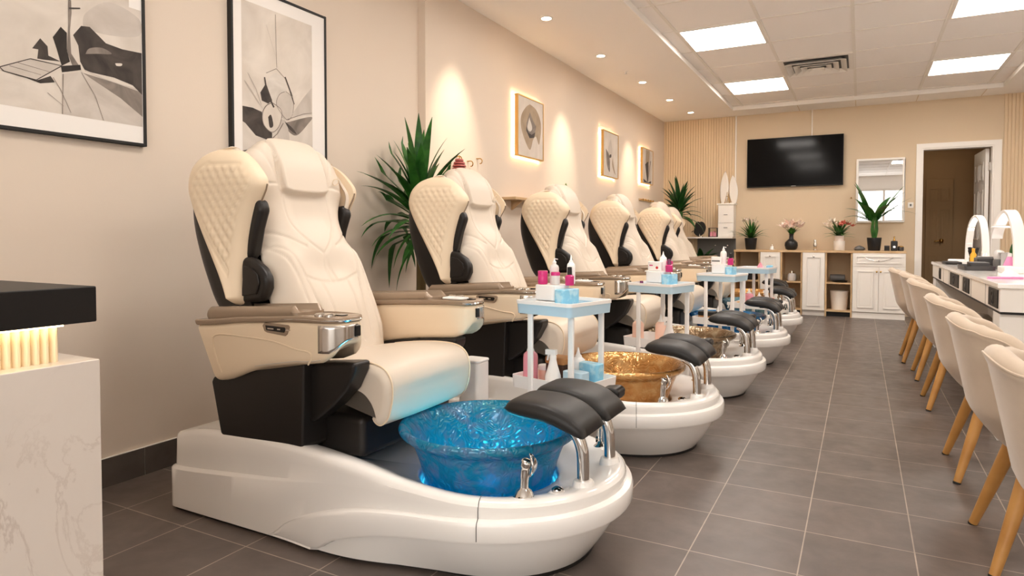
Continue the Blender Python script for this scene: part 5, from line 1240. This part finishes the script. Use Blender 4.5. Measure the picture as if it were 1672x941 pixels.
bottle(1, -.13, -.04, 0, 'peach lotion bottle at the left of the second lower tray', 'peach', 'whitep', .034, .155, 'nozzle')
bottle(1, -.03, .05, 0, 'peach lotion bottle behind the posts of the second lower tray', 'peach', 'whitep', .032, .15, 'nozzle')
bottle(1, .07, -.03, 0, 'large white spray bottle in the second lower tray', 'whitep', 'whitep', .036, .17, 'spray')
boxitem(1, .12, .02, 0, 'pale blue low box at the right of the second lower tray', .07, .10, .04, 'bluep')
# third trolley
organiser(2, .01, .0, 'white and sky blue organiser box on top of the third trolley')
upon(2, .0, .02, .096, 'white pump bottle standing on the third organiser box', 'whitep', 'whitep', .02, .09, 'pump', G1)
upon(2, .06, .0, .092, 'dark capped magenta polish on the blue pocket of the third organiser', 'magenta', 'black_m', .018, .07, 'polish', G1)
boxitem(2, -.035, -.02, 1, 'white card packet with grey print on the third organiser box', .08, .04, .055, 'whitep', name='packet', dz=.1157, extra=[('print', MB().box(-.03, .03, -.0212, -.0195, .02, .03), M['grey'])])
bottle(2, -.115, -.02, 1, 'small peach jar at the left of the third top tray', 'peach', 'red', .02, .04, 'jar')
boxitem(2, -.10, -.02, 0, 'tan box with dark lid in the third lower tray', .12, .09, .05, 'tan_box', lid='black_m')
wipe(2, -.06, .06, 0, 'crumpled white tissue behind the tan box in the third lower tray', .04, .11, 9)
bottle(2, .08, -.02, 0, 'white spray bottle in the third lower tray', 'whitep', 'whitep', .036, .16, 'spray')
boxitem(2, .12, .02, 0, 'low white box at the right of the third lower tray', .07, .11, .03, 'whitep')
# farthest trolley
wipe(3, .05, -.02, 1, 'crumpled pink tissue on top of the farthest trolley', .06, .085, 12, 'pinkl')
boxitem(3, .105, .03, 1, 'pale blue box on top of the farthest trolley', .05, .06, .065, 'skyblue')
bottle(3, -.05, -.05, 0, 'pink bottle with white nozzle in the farthest lower tray', 'pinkl', 'whitep', .04, .15, 'nozzle')
bottle(3, .02, .02, 0, 'pale yellow bottle behind the post in the farthest lower tray', 'peach', 'whitep', .03, .12, 'nozzle')
bottle(3, .10, -.03, 0, 'white spray bottle in the farthest lower tray', 'whitep', 'whitep', .034, .16, 'spray')
bottle(3, .135, .05, 0, 'small rose bottle at the right of the farthest lower tray', 'pinkl', 'rose', .02, .09, 'polish')
bottle(3, -.13, -.04, 0, 'yellow jar at the left of the farthest lower tray', 'yellow', 'yellow', .03, .045, 'jar')

# ------------------------------------------------------------------ manicure table
FX, TY0, TYE, TZ = .605, 3.94, 7.33, .78
t = thing('manicure_table', 'long white manicure table with black vent grilles in its front', 'table', (.88, (TY0 + TYE)/2, 0))
cy = (TY0 + TYE)/2
def lt(m): return m.shift(-.88, -cy, 0)
lt(MB().box(FX - .012, 1.17, TY0 - .012, TYE + .012, .755, TZ)).build('table_top', M['gelcoat'], t, bevel=.004)
dc = lt(MB().box(FX, 1.15, TY0, TYE, .640, .755)).build('drawer_case', M['cab'], t, bevel=.002)
m = MB()
for y in (4.36, 4.88, 5.32, 6.05, 6.4): m.box(FX - .0012, FX + .001, y - .002, y + .002, .642, .753)
lt(m).build('drawer_gap', M['grey'], dc, smooth=0)
lt(MB().box(FX + .004, 1.14, TY0 + .006, TYE - .006, .628, .640)).build('shadow_gap', M['black_m'], t, smooth=0)
for y0, y1 in ((3.975, 4.235), (4.95, 5.23), (5.45, 5.93), (6.60, 6.72)):
    v = lt(MB().box(FX - .006, FX + .004, y0, y1, .652, .745)).build('vent_grille', M['black_m'], t, bevel=.003)
    f = MB(); rr = min(.036, (y1 - y0)*.4)
    f.lathe([(rr, 0), (rr, .003), (rr - .004, .003), (rr - .004, 0)], 24, cap0=False, cap1=False); f.lathe([(rr*.4, 0), (rr*.4, .003), (0, .004)], 18)
    lt(f.xf(Matrix.Translation((FX - .006, (y0 + y1)/2, .698)) @ Matrix.Rotation(-PI/2, 4, 'Y'))).build('fan_ring', M['dgrey'], v, smooth=50)
for y0, y1 in ((TY0 + .02, 4.14), (7.08, TYE - .02)):
    p = lt(MB().box(FX + .003, 1.14, y0, y1, 0, .628)).build('pedestal', M['cab'], t, bevel=.003)
lt(MB().box(1.0, 1.03, 4.14, 7.08, .12, .628)).build('modesty_panel', M['cab'], t, smooth=0)
def arch_lamp(label, pts, zbase, w=.026, th=.010, name='desk_lamp'):
    b = pts[0]; t = thing(name, label, 'lamp', (b[0], b[1], zbase))
    P = [Vector(p) - Vector((b[0], b[1], zbase)) for p in smoothpath(pts, 8)]
    pl = (Vector(pts[-1]) - Vector(pts[0])); pl.z = 0; sd = Vector((-pl.y, pl.x, 0)).normalized()
    def strip(P, w, th, off=0):
        rs = []
        for i, p in enumerate(P):
            tg = (P[min(i+1, len(P)-1)] - P[max(i-1, 0)]).normalized(); nr = sd.cross(tg).normalized()
            q = p + nr * off
            rs.append([tuple(q + sd*w + nr*th), tuple(q - sd*w + nr*th), tuple(q - sd*w - nr*th), tuple(q + sd*w - nr*th)])
        return MB().rings(rs)
    strip(P, w, th).build('arch', M['whitep'], t, smooth=60, bevel=.003)
    n = len(P); dn = (Vector((0, 0, 1)))
    q = P[n//4:3*n//4]; c = strip(q, w*.7, .0015, off=0)
    mid = sum(P, Vector()) / len(P)
    i0 = n//2; tg = (P[i0+1] - P[i0-1]).normalized(); nr = sd.cross(tg).normalized(); sg = 1 if (mid - P[i0]).dot(nr) > 0 else -1
    strip(q, w*.7, .0015, off=sg*(th + .001)).build('led_panel', M['lampled'], t, smooth=60)
    return t, P
la, P = arch_lamp('smaller white arched manicure lamp, farther from the camera, on the table', [(.83, 6.90, .80), (.833, 6.885, 1.0), (.845, 6.82, 1.13), (.865, 6.70, 1.185), (.885, 6.58, 1.13), (.895, 6.52, 1.0), (.90, 6.50, .80)], TZ)
MB().prism(rrect(-.06, .06, -.09, .07, .02, 4), 'z', 0, .022).build('lamp_base', M['whitep'], la, bevel=.005)
MB().prism(rrect(.03, .11, -.45, -.36, .02, 4), 'z', 0, .022).build('lamp_foot', M['whitep'], la, bevel=.005)
for k in (0, 1): MB().lathe([(.0, -.02), (.016, -.02), (.016, .02), (0, .02)], 14).xf(Matrix.Translation(P[[6, 14][k]]) @ Matrix.Rotation(PI/2, 4, 'Y')).build('joint', M['whitep'], la, smooth=50)
lb_, P = arch_lamp('larger white arched manicure lamp nearest the camera, with magnifier head', [(.90, 5.22, .80), (.897, 5.235, .98), (.885, 5.29, 1.11), (.868, 5.39, 1.178), (.848, 5.49, 1.135), (.832, 5.555, 1.05), (.828, 5.57, 1.0)], TZ, w=.034, th=.012)
MB().prism(rrect(-.10, .10, -.14, .12, .02, 4), 'z', 0, .04).build('lamp_base', M['whitep'], lb_, bevel=.006)
m = MB(); m.lathe([(.07, 0), (.074, .006), (.07, .012), (.066, .006), (.07, 0)], 28, (-.045, .26, .29), cap0=False, cap1=False); m.build('magnifier_ring', M['whitep'], lb_, smooth=60)
m = MB(); m.lathe([(0, .003), (.067, .006), (0, .009)], 28, (-.045, .26, .29), cap0=False, cap1=False); m.build('lens', M['clear'], lb_, smooth=60)
def ti(name, label, cat, x, y, parts, rz=0, dz=0): return item(name, label, cat, (x, y, TZ + .0005 + dz), parts, None, rz)
def trayp(dx, dy, h): return tray(dx, dy, 0, h, '')
ti('tool_tray', 'large black manicure tray with raised block in the middle of the table', 'tray', .72, 5.62, [('tray', trayp(.18, .40, .03), M['dgrey'], S50), ('block', MB().box(-.05, .06, -.16, .02, .004, .055), M['dgrey'], dict(bevel=.005))])
ti('dust_collector', 'grey box on the white table just behind the black tray', 'box', .82, 5.95, [('body', MB().box(-.06, .06, -.09, .09, 0, .075), M['dgrey'], dict(bevel=.006)), ('lid', MB().box(-.05, .05, -.07, .07, .075, .085), M['grey'], dict(bevel=.003))])
ti('hand_rest', 'flat dark hand rest at the far end of the table', 'hand rest', .69, 6.72, [('pad', MB().prism(rrect(-.06, .06, -.17, .17, .03, 4), 'z', 0, .022), M['black_m'], dict(bevel=.008))])
ti('towel', 'folded white towel behind the flat dark hand rest', 'towel', .80, 7.10, [('towel', MB().prism(rrect(-.09, .09, -.12, .12, .02, 4), 'z', 0, .03), M['tissue'], dict(bevel=.01))])
ti('tissue_box', 'white tissue box between the far lamp and the grey box', 'box', .86, 6.22, [('box', MB().box(-.06, .06, -.06, .06, 0, .07), M['whitep'], dict(bevel=.004)), ('tissue', puff(.035, .05, 2).shift(0, 0, .07), M['tissue'], dict(smooth=60))])
ti('bottle', 'yellow bottle near the foot of the far lamp', 'bottle', .80, 6.38, [('body', MB().lathe([(.022, 0), (.024, .01), (.022, .09), (.01, .11)], 16), M['yellow'], S50), ('cap', MB().lathe([(.011, .11), (.011, .14), (0, .142)], 12), M['yellow'], S50)])
for (x, y, h, lb) in ((.80, 6.62, .15, 'dark brush bunch under the far lamp arch'), (.875, 6.28, .17, 'dark brush bunch beside the white tissue box')):
    pass
m = MB(); rnd = random.Random(6)
for k in range(12): a = k*2.4; m.tube([(0.012*math.cos(a), .012*math.sin(a), .02), (.03*math.cos(a), .045*math.sin(a), .12 + rnd.uniform(0, .03))], [.003, .011], 7)
ti('brush_cup', 'small cup of dark brushes under the far lamp arch', 'cup', .83, 6.62, [('cup', MB().lathe([(.026, 0), (.03, .06), (.026, .06), (.023, .005), (0, .004)], 18), M['dgrey'], S50), ('brushes', m, M['black_m'], S50)])
ti('acetone_pump', 'clear pump dispenser with grey base behind the black tray', 'bottle', .88, 5.80, [('body', MB().lathe([(.034, 0), (.036, .01), (.036, .06), (.03, .07)], 20), M['grey'], S50), ('dome', MB().lathe([(.031, .07), (.034, .09), (.03, .125), (.015, .135), (0, .136)], 20, cap0=False), M['frost'], S50)])
ti('acrylic_holder', 'clear plastic holder beside the nearest lamp', 'holder', .92, 5.72, [('holder', frame_mesh(-.06, .06, 0, .12, -.05, .05, .006).box(-.05, .05, -.06, .06, 0, .006), M['frost']), ('card', MB().box(-.035, .035, -.04, -.03, .006, .10), M['whitep'])])
m = MB()
for k in range(9): leaf(m, (0, 0, .05), .5 + k*.7, 1.2 - .05*k, .17, .026, .6, n=6)
ti('hand_fan', 'dark green and black decorative fan beside the pink bottle', 'fan', .95, 5.55, [('fan', MB().prism(smp([(-.05, .06), (-.06, .14), (-.03, .20), (.02, .205), (.055, .15), (.05, .07), (0, .03)], 4), 'y', -.006, .006), M['leafd'], dict(bevel=.003)), ('stand', MB().lathe([(.03, 0), (.028, .01), (.008, .02), (.008, .05)], 16), M['black_m'], S50)], rz=.5)
ti('bottle', 'pink cone shaped bottle between the fan and the nearest lamp', 'bottle', .88, 5.42, [('body', MB().lathe([(.045, 0), (.046, .01), (.02, .085), (.012, .10)], 20), M['pinkp'], S50), ('cap', MB().lathe([(.013, .098), (.012, .12), (0, .122)], 14), M['whitep'], S50)])
ti('nail_file', 'pink nail file lying near the table corner', 'nail file', .70, 4.42, [('file', MB().prism(rrect(-.02, .02, -.09, .09, .019, 5), 'z', 0, .010), M['pinkp'], dict(bevel=.002))], rz=-1.2)
wt = item('tissue', 'crumpled white tissue lying on the table in front of the nearest lamp', 'tissue', (.78, 4.86, TZ), [('tissue', puff(.06, .035, 4), M['tissue'], dict(smooth=60))])

# ------------------------------------------------------------------ upholstered chairs
SOFF = -1
def make_tub_chair():
    t = thing('upholstered_chair', '', 'chair', (0, 0, 0))
    def shp(u, v):
        ph = lerp(-2.05, 2.05, u); a = abs(ph)                 # 0 = middle of the back (towards -x)
        top = .455 + .285 * (1 - sstep(.62, 1.75, a)) + .02*(1 - sstep(0, .6, a)) + .085 * sstep(.7, 1.2, a) * (1 - sstep(1.3, 2.0, a))
        bot = .335
        z = lerp(bot, top, v)
        q_ = clamp((z - .335) / .13) ** .55; kk = clamp((z - .335) / .43)
        rx = .13 + .105*q_ + .045*kk; ry = .14 + .095*q_ + .015*kk
        x = -rx * (abs(math.cos(ph)) ** .8) * math.copysign(1, math.cos(ph)); y = ry * math.copysign(abs(math.sin(ph)) ** .82, math.sin(ph))
        x -= .045*kk
        return (x, y, z)
    nu, nv, T_ = 64, 18, .052
    rs = []
    for i in range(nu + 1):
        u = i / nu; o = [Vector(shp(u, k / nv)) for k in range(nv + 1)]; r = T_ / 2
        def inw(p, d):
            l = math.hypot(p.x, p.y); return Vector((p.x*(1 - d/l), p.y*(1 - d/l), p.z))
        top = o[-1]; o[-1] = Vector((top.x, top.y, top.z - r)); o[-2] = o[-3].lerp(o[-1], .5)
        ring = [tuple(p) for p in o]
        for k in range(1, 8):
            a = PI*k/8; q = inw(top, r*(1 - math.cos(a))); ring.append((q.x, q.y, top.z - r + r*math.sin(a)))
        for p in reversed(o): q = inw(p, T_ * (1 if p.z > .40 else .6)); ring.append(tuple(q))
        rs.append(ring)
    b = MB().rings(rs).build('backrest', M['fabric'], t, smooth=80)
    w = MB(); w.tube([tuple(Vector(shp(k/60, 1.0)) + Vector((0, 0, -.020))) for k in range(61)], .003, 6); w.build('piping', M['fabric'], b)
    m = MB(); pts = [( -.21*math.cos(a)*(1 if math.cos(a) > 0 else 1.22), .215*math.copysign(abs(math.sin(a))**.75, math.sin(a))) for a in [2*PI*k/48 for k in range(48)]]
    pts.reverse() if False else None
    rs = []
    for sx, z in ((.55, .330), (.62, .334), (.78, .36), (.86, .395)): rs.append([(x*sx, y*sx, z) for x, y in pts])
    m.rings(rs); m.build('seat_base', M['fabric'], t, smooth=60)
    m = MB(); rs = []
    for sx, z in ((.80, .392), (.86, .40), (.88, .42), (.88, .45), (.82, .468), (.6, .476), (.2, .478)): rs.append([(x*sx*1.0 + .008, y*sx*.98, z) for x, y in pts])
    m.rings(rs); m.build('seat', M['fabric'], t, smooth=70)
    for sx in (-1, 1):
        for sy in (-1, 1):
            m = MB(); m.tube([(sx*.115, sy*.12, .345), (sx*.165, sy*.165, .17), (sx*.215, sy*.205, .0)], [.024, .020, .0135], 16); l_ = m.build('leg', M['wood'], t, smooth=60)
            m = MB(); m.tube([(sx*.2135, sy*.2038, .006), (sx*.215, sy*.205, 0)], .0145, 14); m.build('foot_cap', M['black_m'], l_)
    return t
UC = [(1.80, 'beige upholstered chair nearest the camera, cut by the right frame edge'), (2.55, 'beige upholstered chair second nearest the camera in the right hand row'), (3.39, 'beige upholstered chair third nearest the camera in the right hand row'),
      (4.66, 'beige upholstered chair at the near corner of the manicure table'), (5.56, 'beige upholstered chair second from the far end of the row'), (6.28, 'beige upholstered chair at the far end of the row')]
uc0 = make_tub_chair()
for i, (y, lb) in enumerate(UC):
    t = uc0 if i == 0 else copy_tree(uc0); t.location = (.53 if i == 5 else .575, y, 0); tag(t, lb, 'chair', 'beige upholstered chairs at the manicure table')
